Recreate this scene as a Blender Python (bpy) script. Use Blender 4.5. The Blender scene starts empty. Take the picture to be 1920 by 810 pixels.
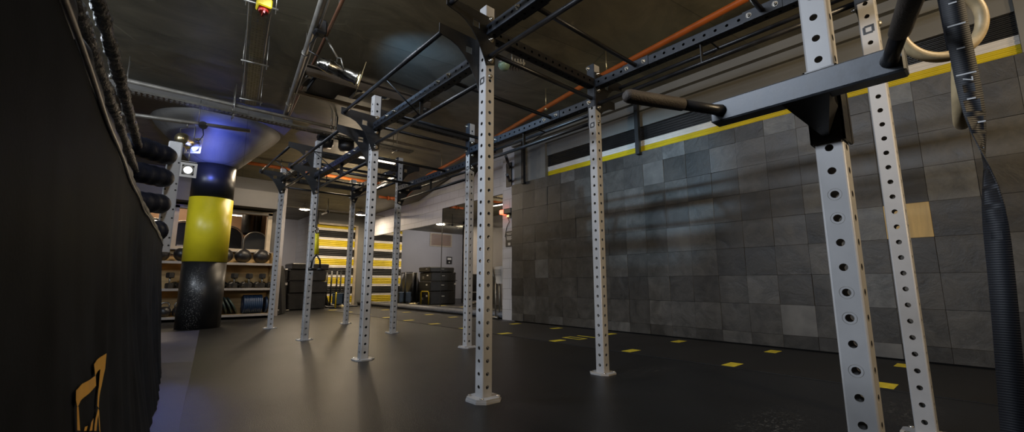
import bpy, math, random
from mathutils import Vector, Matrix
random.seed(7)
PI = math.pi
S = bpy.context.scene
COL = S.collection
V = Vector

# ------------------------------------------------------------------ helpers
class MB:
    """collects shapes, then links them as ONE mesh object"""
    def __init__(self):
        self.v, self.f, self.m, self.s = [], [], [], []
    def face(self, idx, mi=0, sm=False):
        self.f.append(idx); self.m.append(mi); self.s.append(sm)
    def add(self, verts, faces, mi=0, sm=False):
        b = len(self.v)
        self.v += [tuple(p) for p in verts]
        for f in faces:
            self.face([b + i for i in f], mi, sm)
        return self
    def box(self, x0, x1, y0, y1, z0, z1, mi=0, bev=0.0):
        if bev > 0:
            b = min(bev, (x1-x0)/2.01, (y1-y0)/2.01, (z1-z0)/2.01)
            P = {}
            vs = []
            for sx in (0, 1):
                for sy in (0, 1):
                    for sz in (0, 1):
                        X, Y, Z = (x0, x1)[sx], (y0, y1)[sy], (z0, z1)[sz]
                        dx, dy, dz = (b, -b)[sx], (b, -b)[sy], (b, -b)[sz]
                        P[sx, sy, sz, 0] = len(vs); vs.append((X, Y+dy, Z+dz))
                        P[sx, sy, sz, 1] = len(vs); vs.append((X+dx, Y, Z+dz))
                        P[sx, sy, sz, 2] = len(vs); vs.append((X+dx, Y+dy, Z))
            fs = []
            for s in (0, 1):
                q = [(s, 0, 0), (s, 1, 0), (s, 1, 1), (s, 0, 1)]
                fs.append([P[a + (0,)] for a in (q if s else q[::-1])])
                q = [(0, s, 0), (0, s, 1), (1, s, 1), (1, s, 0)]
                fs.append([P[a + (1,)] for a in (q if s else q[::-1])])
                q = [(0, 0, s), (1, 0, s), (1, 1, s), (0, 1, s)]
                fs.append([P[a + (2,)] for a in (q if s else q[::-1])])
            for a in (0, 1):
                for c in (0, 1):
                    flip = (a + c) % 2
                    q = [P[a, c, 0, 0], P[a, c, 0, 1], P[a, c, 1, 1], P[a, c, 1, 0]]
                    fs.append(q if flip else q[::-1])
                    q = [P[a, 0, c, 0], P[a, 0, c, 2], P[a, 1, c, 2], P[a, 1, c, 0]]
                    fs.append(q[::-1] if flip else q)
                    q = [P[0, a, c, 1], P[0, a, c, 2], P[1, a, c, 2], P[1, a, c, 1]]
                    fs.append(q if flip else q[::-1])
                    for d in (0, 1):
                        t = [P[a, c, d, 0], P[a, c, d, 1], P[a, c, d, 2]]
                        fs.append(t if (a + c + d) % 2 else t[::-1])
            return self.add(vs, fs, mi)
        vs = [(x0,y0,z0),(x1,y0,z0),(x1,y1,z0),(x0,y1,z0),(x0,y0,z1),(x1,y0,z1),(x1,y1,z1),(x0,y1,z1)]
        return self.add(vs, [(3,2,1,0),(4,5,6,7),(0,1,5,4),(1,2,6,5),(2,3,7,6),(3,0,4,7)], mi)
    def tube(self, pts, r, n=12, mi=0, cap=True, closed=False):
        pts = [V(p) for p in pts]
        rs = r if isinstance(r, (list, tuple)) else [r]*len(pts)
        N = len(pts)
        T = []
        for i in range(N):
            if closed:
                t = pts[(i+1) % N] - pts[i-1]
            else:
                t = pts[min(i+1, N-1)] - pts[max(i-1, 0)]
            T.append(t.normalized() if t.length > 1e-9 else V((0,0,1)))
        a = T[0].orthogonal().normalized()
        rings = []
        for i in range(N):
            a = (a - T[i]*a.dot(T[i]))
            a = a.normalized() if a.length > 1e-6 else T[i].orthogonal().normalized()
            b = T[i].cross(a)
            rings.append([pts[i] + (a*math.cos(2*PI*k/n) + b*math.sin(2*PI*k/n))*rs[i] for k in range(n)])
        base = len(self.v)
        for R in rings:
            self.v += [tuple(p) for p in R]
        M = N if closed else N-1
        for i in range(M):
            j = (i+1) % N
            for k in range(n):
                l = (k+1) % n
                self.face([base+i*n+k, base+i*n+l, base+j*n+l, base+j*n+k], mi, True)
        if cap and not closed:
            self.face([base+k for k in range(n)][::-1], mi)
            self.face([base+(N-1)*n+k for k in range(n)], mi)
        return self
    def lathe(self, prof, c=(0,0,0), n=24, mi=0, axis='z', sm=True):
        """prof: (r, h) pairs from bottom to top"""
        base = len(self.v)
        c = V(c)
        for r, h in prof:
            for k in range(n):
                x, y = r*math.cos(2*PI*k/n), r*math.sin(2*PI*k/n)
                p = {'z': (x, y, h), 'x': (h, x, y), 'y': (y, h, x)}[axis]
                self.v.append(tuple(c + V(p)))
        for i in range(len(prof)-1):
            for k in range(n):
                l = (k+1) % n
                self.face([base+i*n+k, base+i*n+l, base+(i+1)*n+l, base+(i+1)*n+k], mi, sm)
        if prof[0][0] > 1e-6: self.face([base+k for k in range(n)][::-1], mi)
        if prof[-1][0] > 1e-6: self.face([base+(len(prof)-1)*n+k for k in range(n)], mi)
        return self
    def prism(self, poly, a, b, axis='z', mi=0):
        """extrude a 2-d outline along an axis from a to b"""
        def P(q, h):
            return {'z': (q[0], q[1], h), 'y': (q[0], h, q[1]), 'x': (h, q[0], q[1])}[axis]
        n = len(poly)
        vs = [P(q, a) for q in poly] + [P(q, b) for q in poly]
        fs = [list(range(n))[::-1], list(range(n, 2*n))]
        for i in range(n):
            j = (i+1) % n
            fs.append([i, j, n+j, n+i])
        return self.add(vs, fs, mi)
    def sphere(self, c, r, n=20, m=12, mi=0, sc=(1,1,1)):
        base = len(self.v); c = V(c)
        for i in range(m+1):
            t = PI*i/m
            for k in range(n):
                p = 2*PI*k/n
                self.v.append((c.x+r*sc[0]*math.sin(t)*math.cos(p), c.y+r*sc[1]*math.sin(t)*math.sin(p), c.z-r*sc[2]*math.cos(t)))
        for i in range(m):
            for k in range(n):
                l = (k+1) % n
                self.face([base+i*n+k, base+i*n+l, base+(i+1)*n+l, base+(i+1)*n+k], mi, True)
        return self
    def xform(self, mat, start=0):
        for i in range(start, len(self.v)):
            self.v[i] = tuple(mat @ V(self.v[i]))
        return self
    def mesh(self, name, mats):
        me = bpy.data.meshes.new(name)
        me.from_pydata(self.v, [], self.f)
        for m in (mats if isinstance(mats, (list, tuple)) else [mats]):
            me.materials.append(m)
        me.polygons.foreach_set('material_index', self.m)
        me.polygons.foreach_set('use_smooth', self.s)
        me.validate(); me.update()
        return me
    def build(self, name, mats, parent=None, loc=None, fix=True):
        me = self.mesh(name, mats)
        if fix: recalc(me)
        return link(name, me, parent, loc)

def recalc(me):
    import bmesh
    bm = bmesh.new(); bm.from_mesh(me)
    bmesh.ops.remove_doubles(bm, verts=bm.verts, dist=1e-6)
    bmesh.ops.recalc_face_normals(bm, faces=bm.faces)
    bm.to_mesh(me); bm.free()

def link(name, data, parent=None, loc=None, rot=None):
    o = bpy.data.objects.new(name, data)
    COL.objects.link(o)
    if parent: o.parent = parent
    if loc is not None: o.location = loc
    if rot is not None: o.rotation_euler = rot
    return o
def tag(o, label=None, cat=None, group=None, kind=None):
    if label: o['label'] = label
    if cat: o['category'] = cat
    if group: o['group'] = group
    if kind: o['kind'] = kind
    return o
def thing(name, label, cat, loc=(0,0,0), rz=0, group=None):
    o = link(name, None, None, loc, (0,0,rz))
    o.empty_display_size = .1
    return tag(o, label, cat, group)
def struct(mb, name, mats, label=None, fix=True):
    o = mb.build(name, mats, fix=fix)
    o['kind'] = 'structure'
    if label: o['label'] = label
    return o
def copy_tree(o, parent=None, loc=None, rot=None):
    c = o.copy(); COL.objects.link(c)
    if parent: c.parent = parent
    for ch in list(o.children): copy_tree(ch, c)
    if loc is not None: c.location = loc
    if rot is not None: c.rotation_euler = rot
    return c

# ---------------------------------------------------------------- materials
def nodes(name):
    m = bpy.data.materials.new(name); m.use_nodes = True
    nt = m.node_tree
    return m, nt, nt.nodes, nt.links, nt.nodes['Principled BSDF']
def mat(name, col, rough=.5, metal=0., var=.25, scale=8., bump=0., bscale=60., rvar=.1, spec=.5, coat=0., stretch=None, emit=None):
    m, nt, N, L, B = nodes(name)
    tc = N.new('ShaderNodeTexCoord'); src = tc.outputs['Object']
    if stretch:
        mp = N.new('ShaderNodeMapping'); mp.inputs['Scale'].default_value = stretch
        L.new(src, mp.inputs['Vector']); src = mp.outputs['Vector']
    nz = N.new('ShaderNodeTexNoise'); nz.inputs['Scale'].default_value = scale; nz.inputs['Detail'].default_value = 6
    L.new(src, nz.inputs['Vector'])
    cr = N.new('ShaderNodeValToRGB')
    a, b = [max(0, c*(1-var)) for c in col], [min(1, c*(1+var)) for c in col]
    cr.color_ramp.elements[0].position = .3; cr.color_ramp.elements[1].position = .7
    cr.color_ramp.elements[0].color = (*a, 1); cr.color_ramp.elements[1].color = (*b, 1)
    L.new(nz.outputs['Fac'], cr.inputs['Fac']); L.new(cr.outputs['Color'], B.inputs['Base Color'])
    mr = N.new('ShaderNodeMapRange'); mr.inputs['To Min'].default_value = max(.02, rough-rvar); mr.inputs['To Max'].default_value = min(1, rough+rvar)
    L.new(nz.outputs['Fac'], mr.inputs['Value']); L.new(mr.outputs['Result'], B.inputs['Roughness'])
    B.inputs['Metallic'].default_value = metal
    B.inputs['Specular IOR Level'].default_value = spec
    B.inputs['Coat Weight'].default_value = coat
    if bump:
        n2 = N.new('ShaderNodeTexNoise'); n2.inputs['Scale'].default_value = bscale; n2.inputs['Detail'].default_value = 4
        L.new(src, n2.inputs['Vector'])
        bp = N.new('ShaderNodeBump'); bp.inputs['Strength'].default_value = bump; bp.inputs['Distance'].default_value = .01
        L.new(n2.outputs['Fac'], bp.inputs['Height']); L.new(bp.outputs['Normal'], B.inputs['Normal'])
    if emit:
        B.inputs['Emission Color'].default_value = (*emit[0], 1); B.inputs['Emission Strength'].default_value = emit[1]
    return m

M = {}
M['white'] = mat('white_paint', (.41,.405,.405), .40, 0, .05, 14, rvar=.08)
M['black'] = mat('black_powder_coat', (.012,.0125,.014), .42, 0, .3, 30, .05, 300)
M['satin'] = mat('satin_black', (.020,.019,.019), .30, .1, .3, 12)
M['blackbar'] = mat('black_bar_coat', (.014,.014,.016), .36, 0, .3, 18, .08, 200)
M['navy'] = mat('blue_black_coat', (.013,.017,.025), .42, 0, .3, 30, .05, 300)
M['chrome'] = mat('bright_zinc', (.75,.72,.66), .22, 1, .12, 20)
M['darkchrome'] = mat('smoky_chrome', (.40,.38,.34), .18, 1, .3, 30)
M['steel'] = mat('galvanised_steel', (.30,.285,.25), .40, .8, .25, 14)
M['pipe'] = mat('painted_pipe', (.30,.28,.24), .42, .35, .2, 9)
M['rubberblack'] = mat('black_rubber', (.012,.012,.013), .55, 0, .35, 16, .15, 120)
M['grip'] = mat('grip_rubber', (.055,.045,.038), .62, 0, .3, 12, .25, 240)
M['beamgrey'] = mat('worn_black_paint', (.07,.078,.09), .40, .2, .35, 26, .015, 200)
M['vinyl'] = mat('black_vinyl', (.024,.027,.034), .6, 0, .3, 6, .05, 160, spec=.005)
M['vinylblue'] = mat('navy_vinyl', (.006,.007,.013), .48, 0, .3, 6, .15, 60, spec=.22)
M['wrap'] = mat('taped_rope_cover', (.020,.018,.015), .30, 0, .4, 9, 1.0, 46, stretch=(3, 1, 3), spec=.4)
M['piping'] = mat('silver_piping', (.45,.42,.38), .4, .3, .3, 30)
M['gold'] = mat('gold_print', (.95,.48,.02), .5, 0, .12, 10)
M['lilac'] = mat('lilac_grey_paint', (.36,.35,.37), .55, 0, .06, 1.5)
M['traydark'] = mat('dull_tray', (.11,.105,.09), .5, .6, .25, 14)
M['kerb'] = mat('grey_padding', (.16,.165,.18), .45, 0, .15, 8)
M['yellow'] = mat('yellow_paint', (.62,.47,.008), .42, 0, .12, 4, .04, 40)
M['yellowcol'] = mat('yellow_column_paint', (.74,.62,.02), .36, 0, .12, 3, .12, 40)
M['offwhite'] = mat('white_stripe_paint', (.72,.68,.62), .45, 0, .1, 5)
M['stripeblack'] = mat('black_stripe_paint', (.013,.013,.013), .24, 0, .2, 5, rvar=.04, spec=.8)
M['dullblack'] = mat('dull_black_stripe', (.010,.010,.010), .5, 0, .2, 5, spec=.3)
M['tape'] = mat('yellow_floor_tape', (.74,.60,.04), .55, 0, .2, 20)
M['orange'] = mat('orange_pipe', (.52,.13,.025), .42, 0, .15, 5)
M['red'] = mat('red_plastic', (.30,.015,.01), .35, 0, .15, 5)
M['wood'] = mat('ring_wood', (.55,.43,.25), .42, 0, .22, 5, .06, 60, stretch=(1, 6, 6))
M['ply'] = mat('plywood', (.56,.40,.19), .55, 0, .15, 3, .05, 30, stretch=(1, 1, 8))
M['brownwall'] = mat('brown_wall', (.26,.15,.085), .6, 0, .2, 2)
M['trimwood'] = mat('frame_wood', (.42,.36,.28), .45, 0, .15, 6)
M['greyboard'] = mat('grey_board', (.085,.085,.09), .6, 0, .12, 3)
M['walllight'] = mat('light_grey_plaster', (.19,.188,.175), .6, 0, .10, 1.3, .06, 40)
M['dark'] = mat('dark_room', (.02,.02,.02), .7, 0, .2, 2)
M['softbox'] = mat('soft_box_vinyl', (.017,.017,.018), .42, 0, .3, 7, .4, 16)
M['blueplate'] = mat('blue_rubber', (.012,.035,.09), .5, 0, .25, 12)
M['greenplate'] = mat('grey_green_rubber', (.035,.055,.05), .5, 0, .25, 12)
M['ballblack'] = mat('black_ball', (.012,.012,.014), .38, 0, .3, 18, .15, 80)
M['shelfgrey'] = mat('grey_shelf_edge', (.30,.29,.29), .45, .2, .12, 8)
M['signblack'] = mat('sign_black', (.02,.02,.02), .4, 0, .1, 8)
M['signwhite'] = mat('sign_white', (.7,.68,.64), .5, 0, .05, 8)
M['tagwhite'] = mat('white_marking', (.72,.72,.72), .5, 0, .05, 20)
M['glassgreen'] = mat('green_lens', (.25,.36,.26), .15, 0, .1, 10)
M['bluebox'] = mat('blue_plastic', (.05,.09,.16), .45, 0, .2, 8)
M['brass'] = mat('gold_gel_metal', (.62,.52,.30), .3, .9, .15, 12)
M['yellowstrap'] = mat('yellow_webbing', (.72,.60,.02), .6, 0, .15, 40)
M['brownpipe'] = mat('brown_pipe', (.14,.06,.03), .45, 0, .2, 6)
M['duct'] = mat('hood_board', (.055,.042,.030), .55, 0, .25, 4)
M['slot'] = mat('slotted_bracket', (.40,.38,.34), .45, .3, .15, 10)

def emis(name, col, st):
    m, nt, N, L, B = nodes(name)
    nz = N.new('ShaderNodeTexNoise'); nz.inputs['Scale'].default_value = 3
    mr = N.new('ShaderNodeMapRange'); mr.inputs['To Min'].default_value = st*.95; mr.inputs['To Max'].default_value = st*1.05
    L.new(nz.outputs['Fac'], mr.inputs['Value']); L.new(mr.outputs['Result'], B.inputs['Emission Strength'])
    B.inputs['Base Color'].default_value = (.8,.8,.8,1); B.inputs['Emission Color'].default_value = (*col, 1)
    return m
M['warmlamp'] = emis('lamp_warm', (1,.80,.55), 42)
M['striplamp'] = emis('lamp_strip', (1,.86,.66), 9)
M['conduit_glow'] = emis('lit_conduit_glow', (1,.92,.8), 2.5)  # glow that stands in for light caught on conduits
M['spotlamp'] = emis('lamp_spot', (1,.86,.58), 9)
M['bluelamp'] = emis('lamp_blue', (.62,.74,1), 30)
M['redlamp'] = emis('lamp_red', (1,.10,.03), 3.0)

def floor_mat(name, col, r0, r1, spk=.5, sc=1., chalk=(), spec=.5):
    m, nt, N, L, B = nodes(name)
    B.inputs['Specular IOR Level'].default_value = spec
    tc = N.new('ShaderNodeTexCoord')
    n1 = N.new('ShaderNodeTexNoise'); n1.inputs['Scale'].default_value = .9*sc; n1.inputs['Detail'].default_value = 7; n1.inputs['Roughness'].default_value = .65
    n2 = N.new('ShaderNodeTexNoise'); n2.inputs['Scale'].default_value = 170; n2.inputs['Detail'].default_value = 2
    vo = N.new('ShaderNodeTexVoronoi'); vo.inputs['Scale'].default_value = 9
    for n in (n1, n2, vo): L.new(tc.outputs['Object'], n.inputs['Vector'])
    cr = N.new('ShaderNodeValToRGB')
    cr.color_ramp.elements[0].position = .25; cr.color_ramp.elements[1].position = .8
    cr.color_ramp.elements[0].color = (*[c*.75 for c in col], 1); cr.color_ramp.elements[1].color = (*[c*1.3 for c in col], 1)
    L.new(n1.outputs['Fac'], cr.inputs['Fac'])
    # small chalk flecks
    fl = N.new('ShaderNodeMath'); fl.operation = 'LESS_THAN'; fl.inputs[1].default_value = .016
    L.new(vo.outputs['Distance'], fl.inputs[0])
    wn = N.new('ShaderNodeMath'); wn.operation = 'GREATER_THAN'; wn.inputs[1].default_value = .60
    L.new(n1.outputs['Fac'], wn.inputs[0])
    mu = N.new('ShaderNodeMath'); mu.operation = 'MULTIPLY'
    L.new(fl.outputs[0], mu.inputs[0]); L.new(wn.outputs[0], mu.inputs[1])
    mu2 = N.new('ShaderNodeMath'); mu2.operation = 'MULTIPLY'; mu2.inputs[1].default_value = spk
    L.new(mu.outputs[0], mu2.inputs[0])
    mx = N.new('ShaderNodeMix'); mx.data_type = 'RGBA'
    L.new(mu2.outputs[0], mx.inputs['Factor']); L.new(cr.outputs['Color'], mx.inputs['A']); mx.inputs['B'].default_value = (.2,.2,.19,1)
    last = mx.outputs['Result']
    for px, py, sx, sy in chalk:
        mp = N.new('ShaderNodeMapping'); mp.vector_type = 'POINT'; mp.inputs['Location'].default_value = (-px/sx, -py/sy, 0); mp.inputs['Scale'].default_value = (1/sx, 1/sy, 0)
        L.new(tc.outputs['Object'], mp.inputs['Vector'])
        ln = N.new('ShaderNodeVectorMath'); ln.operation = 'LENGTH'; L.new(mp.outputs['Vector'], ln.inputs[0])
        fo = N.new('ShaderNodeMapRange'); fo.inputs['From Min'].default_value = 0; fo.inputs['From Max'].default_value = 1; fo.inputs['To Min'].default_value = .75; fo.inputs['To Max'].default_value = 0; L.new(ln.outputs['Value'], fo.inputs['Value'])
        n3 = N.new('ShaderNodeTexNoise'); n3.inputs['Scale'].default_value = 22; n3.inputs['Detail'].default_value = 7; n3.inputs['Roughness'].default_value = .75; n3.inputs['Distortion'].default_value = 2
        L.new(tc.outputs['Object'], n3.inputs['Vector'])
        th = N.new('ShaderNodeMapRange'); th.inputs['From Min'].default_value = .54; th.inputs['From Max'].default_value = .75; L.new(n3.outputs['Fac'], th.inputs['Value'])
        m1 = N.new('ShaderNodeMath'); m1.operation = 'MULTIPLY'; L.new(fo.outputs[0], m1.inputs[0]); L.new(th.outputs[0], m1.inputs[1])
        mz = N.new('ShaderNodeMix'); mz.data_type = 'RGBA'; L.new(m1.outputs[0], mz.inputs['Factor']); L.new(last, mz.inputs['A']); mz.inputs['B'].default_value = (.30,.30,.29,1)
        last = mz.outputs['Result']
    L.new(last, B.inputs['Base Color'])
    mr = N.new('ShaderNodeMapRange'); mr.inputs['To Min'].default_value = r0; mr.inputs['To Max'].default_value = r1
    L.new(n1.outputs['Fac'], mr.inputs['Value']); L.new(mr.outputs['Result'], B.inputs['Roughness'])
    bp = N.new('ShaderNodeBump'); bp.inputs['Strength'].default_value = .45; bp.inputs['Distance'].default_value = .004
    L.new(n2.outputs['Fac'], bp.inputs['Height']); L.new(bp.outputs['Normal'], B.inputs['Normal'])
    return m
M['floor'] = floor_mat('rubber_floor', (.0115,.0115,.0118), .285, .40, chalk=((3.22,2.02,.42,.16),(2.55,.85,.5,.2),(3.35,.45,.5,.22)), spec=.24)
M['track'] = floor_mat('black_track_rubber', (.011,.011,.0115), .55, .75, .35)
M['mat_bluelit'] = floor_mat('grey_mat_bluelit', (.036,.037,.066), .31, .5, .1, spec=.35)  # grey mat; the blue of the lamp light is put into its colour

def concrete(name, a, b, rough=.8):
    m, nt, N, L, B = nodes(name)
    tc = N.new('ShaderNodeTexCoord')
    mp = N.new('ShaderNodeMapping'); mp.inputs['Rotation'].default_value = (0, 0, .14); mp.inputs['Scale'].default_value = (.65, 1.0, 1)
    L.new(tc.outputs['Object'], mp.inputs['Vector'])
    n1 = N.new('ShaderNodeTexNoise'); n1.inputs['Scale'].default_value = 1.3; n1.inputs['Detail'].default_value = 8; n1.inputs['Roughness'].default_value = .62
    n1.inputs['Distortion'].default_value = 1.4
    L.new(mp.outputs['Vector'], n1.inputs['Vector'])
    br = N.new('ShaderNodeTexBrick'); br.offset = .0
    m2 = N.new('ShaderNodeMapping'); m2.inputs['Rotation'].default_value = (0, 0, .14)
    L.new(tc.outputs['Object'], m2.inputs['Vector']); L.new(m2.outputs['Vector'], br.inputs['Vector'])
    br.inputs['Scale'].default_value = 1; br.inputs['Brick Width'].default_value = 2.4; br.inputs['Row Height'].default_value = 1.2
    br.inputs['Mortar Size'].default_value = .006; br.inputs['Mortar Smooth'].default_value = .6
    br.inputs['Color1'].default_value = (1,1,1,1); br.inputs['Color2'].default_value = (.82,.82,.82,1); br.inputs['Mortar'].default_value = (.45,.45,.45,1)
    cr = N.new('ShaderNodeValToRGB'); cr.color_ramp.elements[0].position = .3; cr.color_ramp.elements[1].position = .75
    cr.color_ramp.elements[0].color = (*a, 1); cr.color_ramp.elements[1].color = (*b, 1)
    L.new(n1.outputs['Fac'], cr.inputs['Fac'])
    mx = N.new('ShaderNodeMix'); mx.data_type = 'RGBA'; mx.blend_type = 'MULTIPLY'; mx.inputs['Factor'].default_value = 1
    L.new(cr.outputs['Color'], mx.inputs['A']); L.new(br.outputs['Color'], mx.inputs['B'])
    vo = N.new('ShaderNodeTexVoronoi'); vo.feature = 'DISTANCE_TO_EDGE'; vo.inputs['Scale'].default_value = .55; vo.inputs['Randomness'].default_value = .9
    L.new(tc.outputs['Object'], vo.inputs['Vector'])
    sc_ = N.new('ShaderNodeMapRange'); sc_.inputs['From Min'].default_value = .002; sc_.inputs['From Max'].default_value = .007; sc_.inputs['To Min'].default_value = .28; sc_.inputs['To Max'].default_value = 0
    L.new(vo.outputs['Distance'], sc_.inputs['Value'])
    n4 = N.new('ShaderNodeTexNoise'); n4.inputs['Scale'].default_value = 3.1; L.new(tc.outputs['Object'], n4.inputs['Vector'])
    t4 = N.new('ShaderNodeMapRange'); t4.inputs['From Min'].default_value = .48; t4.inputs['From Max'].default_value = .58; L.new(n4.outputs['Fac'], t4.inputs['Value'])
    mm = N.new('ShaderNodeMath'); mm.operation = 'MULTIPLY'; L.new(sc_.outputs[0], mm.inputs[0]); L.new(t4.outputs[0], mm.inputs[1])
    mw = N.new('ShaderNodeMix'); mw.data_type = 'RGBA'; L.new(mm.outputs[0], mw.inputs['Factor']); L.new(mx.outputs['Result'], mw.inputs['A']); mw.inputs['B'].default_value = (.5,.46,.32,1)
    L.new(mw.outputs['Result'], B.inputs['Base Color'])
    B.inputs['Roughness'].default_value = rough
    bp = N.new('ShaderNodeBump'); bp.inputs['Strength'].default_value = .3; bp.inputs['Distance'].default_value = .02
    L.new(n1.outputs['Fac'], bp.inputs['Height']); L.new(bp.outputs['Normal'], B.inputs['Normal'])
    return m
M['ceiling'] = concrete('stained_ceiling_board', (.105,.094,.064), (.29,.262,.178), .5)
M['capital'] = concrete('bare_concrete', (.10,.096,.088), (.20,.19,.172), .55)

def block(name, col, axis):
    """painted blockwork; axis = the wall's normal"""
    m, nt, N, L, B = nodes(name)
    tc = N.new('ShaderNodeTexCoord')
    sp = N.new('ShaderNodeSeparateXYZ'); L.new(tc.outputs['Object'], sp.inputs[0])
    cb = N.new('ShaderNodeCombineXYZ')
    L.new(sp.outputs['Y' if axis == 'x' else 'X'], cb.inputs[0]); L.new(sp.outputs['Z'], cb.inputs[1])
    br = N.new('ShaderNodeTexBrick'); L.new(cb.outputs[0], br.inputs['Vector'])
    br.inputs['Scale'].default_value = 1; br.inputs['Brick Width'].default_value = .40; br.inputs['Row Height'].default_value = .20
    br.inputs['Mortar Size'].default_value = .005; br.inputs['Mortar Smooth'].default_value = .5
    br.inputs['Color1'].default_value = (*col, 1); br.inputs['Color2'].default_value = (*[c*.95 for c in col], 1); br.inputs['Mortar'].default_value = (*[c*.6 for c in col], 1)
    L.new(br.outputs['Color'], B.inputs['Base Color']); B.inputs['Roughness'].default_value = .5
    bp = N.new('ShaderNodeBump'); bp.inputs['Strength'].default_value = .5; bp.inputs['Distance'].default_value = .008; bp.invert = True
    L.new(br.outputs['Fac'], bp.inputs['Height']); L.new(bp.outputs['Normal'], B.inputs['Normal'])
    return m
M['blockx'] = block('painted_block_x', (.50,.50,.53), 'x')
M['blocky'] = block('painted_block_y', (.50,.50,.54), 'y')

TY0, TP, TZ0, TZP = .045, .3235, .155, .3247
def tile_mat():
    m, nt, N, L, B = nodes('rubber_wall_tile')
    tc = N.new('ShaderNodeTexCoord')
    sp = N.new('ShaderNodeSeparateXYZ'); L.new(tc.outputs['Object'], sp.inputs[0])
    cb = N.new('ShaderNodeCombineXYZ')
    for out, off, pit, k in (('Y', TY0, TP, 0), ('Z', TZ0, TZP, 1)):
        a = N.new('ShaderNodeMath'); a.operation = 'SUBTRACT'; a.inputs[1].default_value = off; L.new(sp.outputs[out], a.inputs[0])
        d = N.new('ShaderNodeMath'); d.operation = 'DIVIDE'; d.inputs[1].default_value = pit; L.new(a.outputs[0], d.inputs[0])
        f = N.new('ShaderNodeMath'); f.operation = 'FLOOR'; L.new(d.outputs[0], f.inputs[0]); L.new(f.outputs[0], cb.inputs[k])
    wn = N.new('ShaderNodeTexWhiteNoise'); wn.noise_dimensions = '3D'; L.new(cb.outputs[0], wn.inputs['Vector'])
    cr = N.new('ShaderNodeValToRGB'); E = cr.color_ramp.elements
    E[0].color = (.030,.0275,.024,1); E[1].color = (.092,.088,.081,1); E[1].position = .93
    e = E.new(.55); e.color = (.054,.050,.044,1)
    e = E.new(.97); e.color = (.125,.128,.126,1)
    L.new(wn.outputs['Value'], cr.inputs['Fac'])
    va = N.new('ShaderNodeVectorMath'); va.operation = 'MULTIPLY_ADD'; va.inputs[1].default_value = (7.3,7.3,7.3)
    L.new(wn.outputs['Color'], va.inputs[0]); L.new(tc.outputs['Object'], va.inputs[2])
    nz = N.new('ShaderNodeTexNoise'); nz.inputs['Scale'].default_value = 5; nz.inputs['Detail'].default_value = 9; nz.inputs['Roughness'].default_value = .68; nz.inputs['Distortion'].default_value = .5
    L.new(va.outputs[0], nz.inputs['Vector'])
    mr = N.new('ShaderNodeMapRange'); mr.inputs['From Min'].default_value = .3; mr.inputs['From Max'].default_value = .75; mr.inputs['To Min'].default_value = .5; mr.inputs['To Max'].default_value = 1.6
    L.new(nz.outputs['Fac'], mr.inputs['Value'])
    mx = N.new('ShaderNodeVectorMath'); mx.operation = 'SCALE'
    L.new(cr.outputs['Color'], mx.inputs[0]); L.new(mr.outputs['Result'], mx.inputs['Scale'])
    L.new(mx.outputs[0], B.inputs['Base Color'])
    sc_ = N.new('ShaderNodeTexNoise'); sc_.inputs['Scale'].default_value = 16; sc_.inputs['Detail'].default_value = 6; sc_.inputs['Roughness'].default_value = .8; sc_.inputs['Distortion'].default_value = 1.2
    L.new(va.outputs[0], sc_.inputs['Vector'])
    sm = N.new('ShaderNodeMapRange'); sm.inputs['From Min'].default_value = .60; sm.inputs['From Max'].default_value = .80; sm.inputs['To Max'].default_value = .35
    L.new(sc_.outputs['Fac'], sm.inputs['Value'])
    ms = N.new('ShaderNodeMix'); ms.data_type = 'RGBA'; L.new(sm.outputs['Result'], ms.inputs['Factor'])
    L.new(mx.outputs[0], ms.inputs['A']); ms.inputs['B'].default_value = (.22,.21,.19,1)
    L.new(ms.outputs['Result'], B.inputs['Base Color'])
    m3 = N.new('ShaderNodeMapRange'); m3.inputs['To Min'].default_value = .30; m3.inputs['To Max'].default_value = .56
    L.new(nz.outputs['Fac'], m3.inputs['Value']); L.new(m3.outputs['Result'], B.inputs['Roughness'])
    bp = N.new('ShaderNodeBump'); bp.inputs['Strength'].default_value = .45; bp.inputs['Distance'].default_value = .012
    L.new(nz.outputs['Fac'], bp.inputs['Height']); L.new(bp.outputs['Normal'], B.inputs['Normal'])
    return m
M['tile'] = tile_mat()
M['tilewood'] = mat('bare_wood_tile', (.56,.40,.16), .5, 0, .16, 3, .05, 50, stretch=(1, 9, 1))
M['tilelight'] = mat('pale_rubber_tile', (.115,.113,.108), .5, 0, .3, 5, .15, 14)

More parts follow.
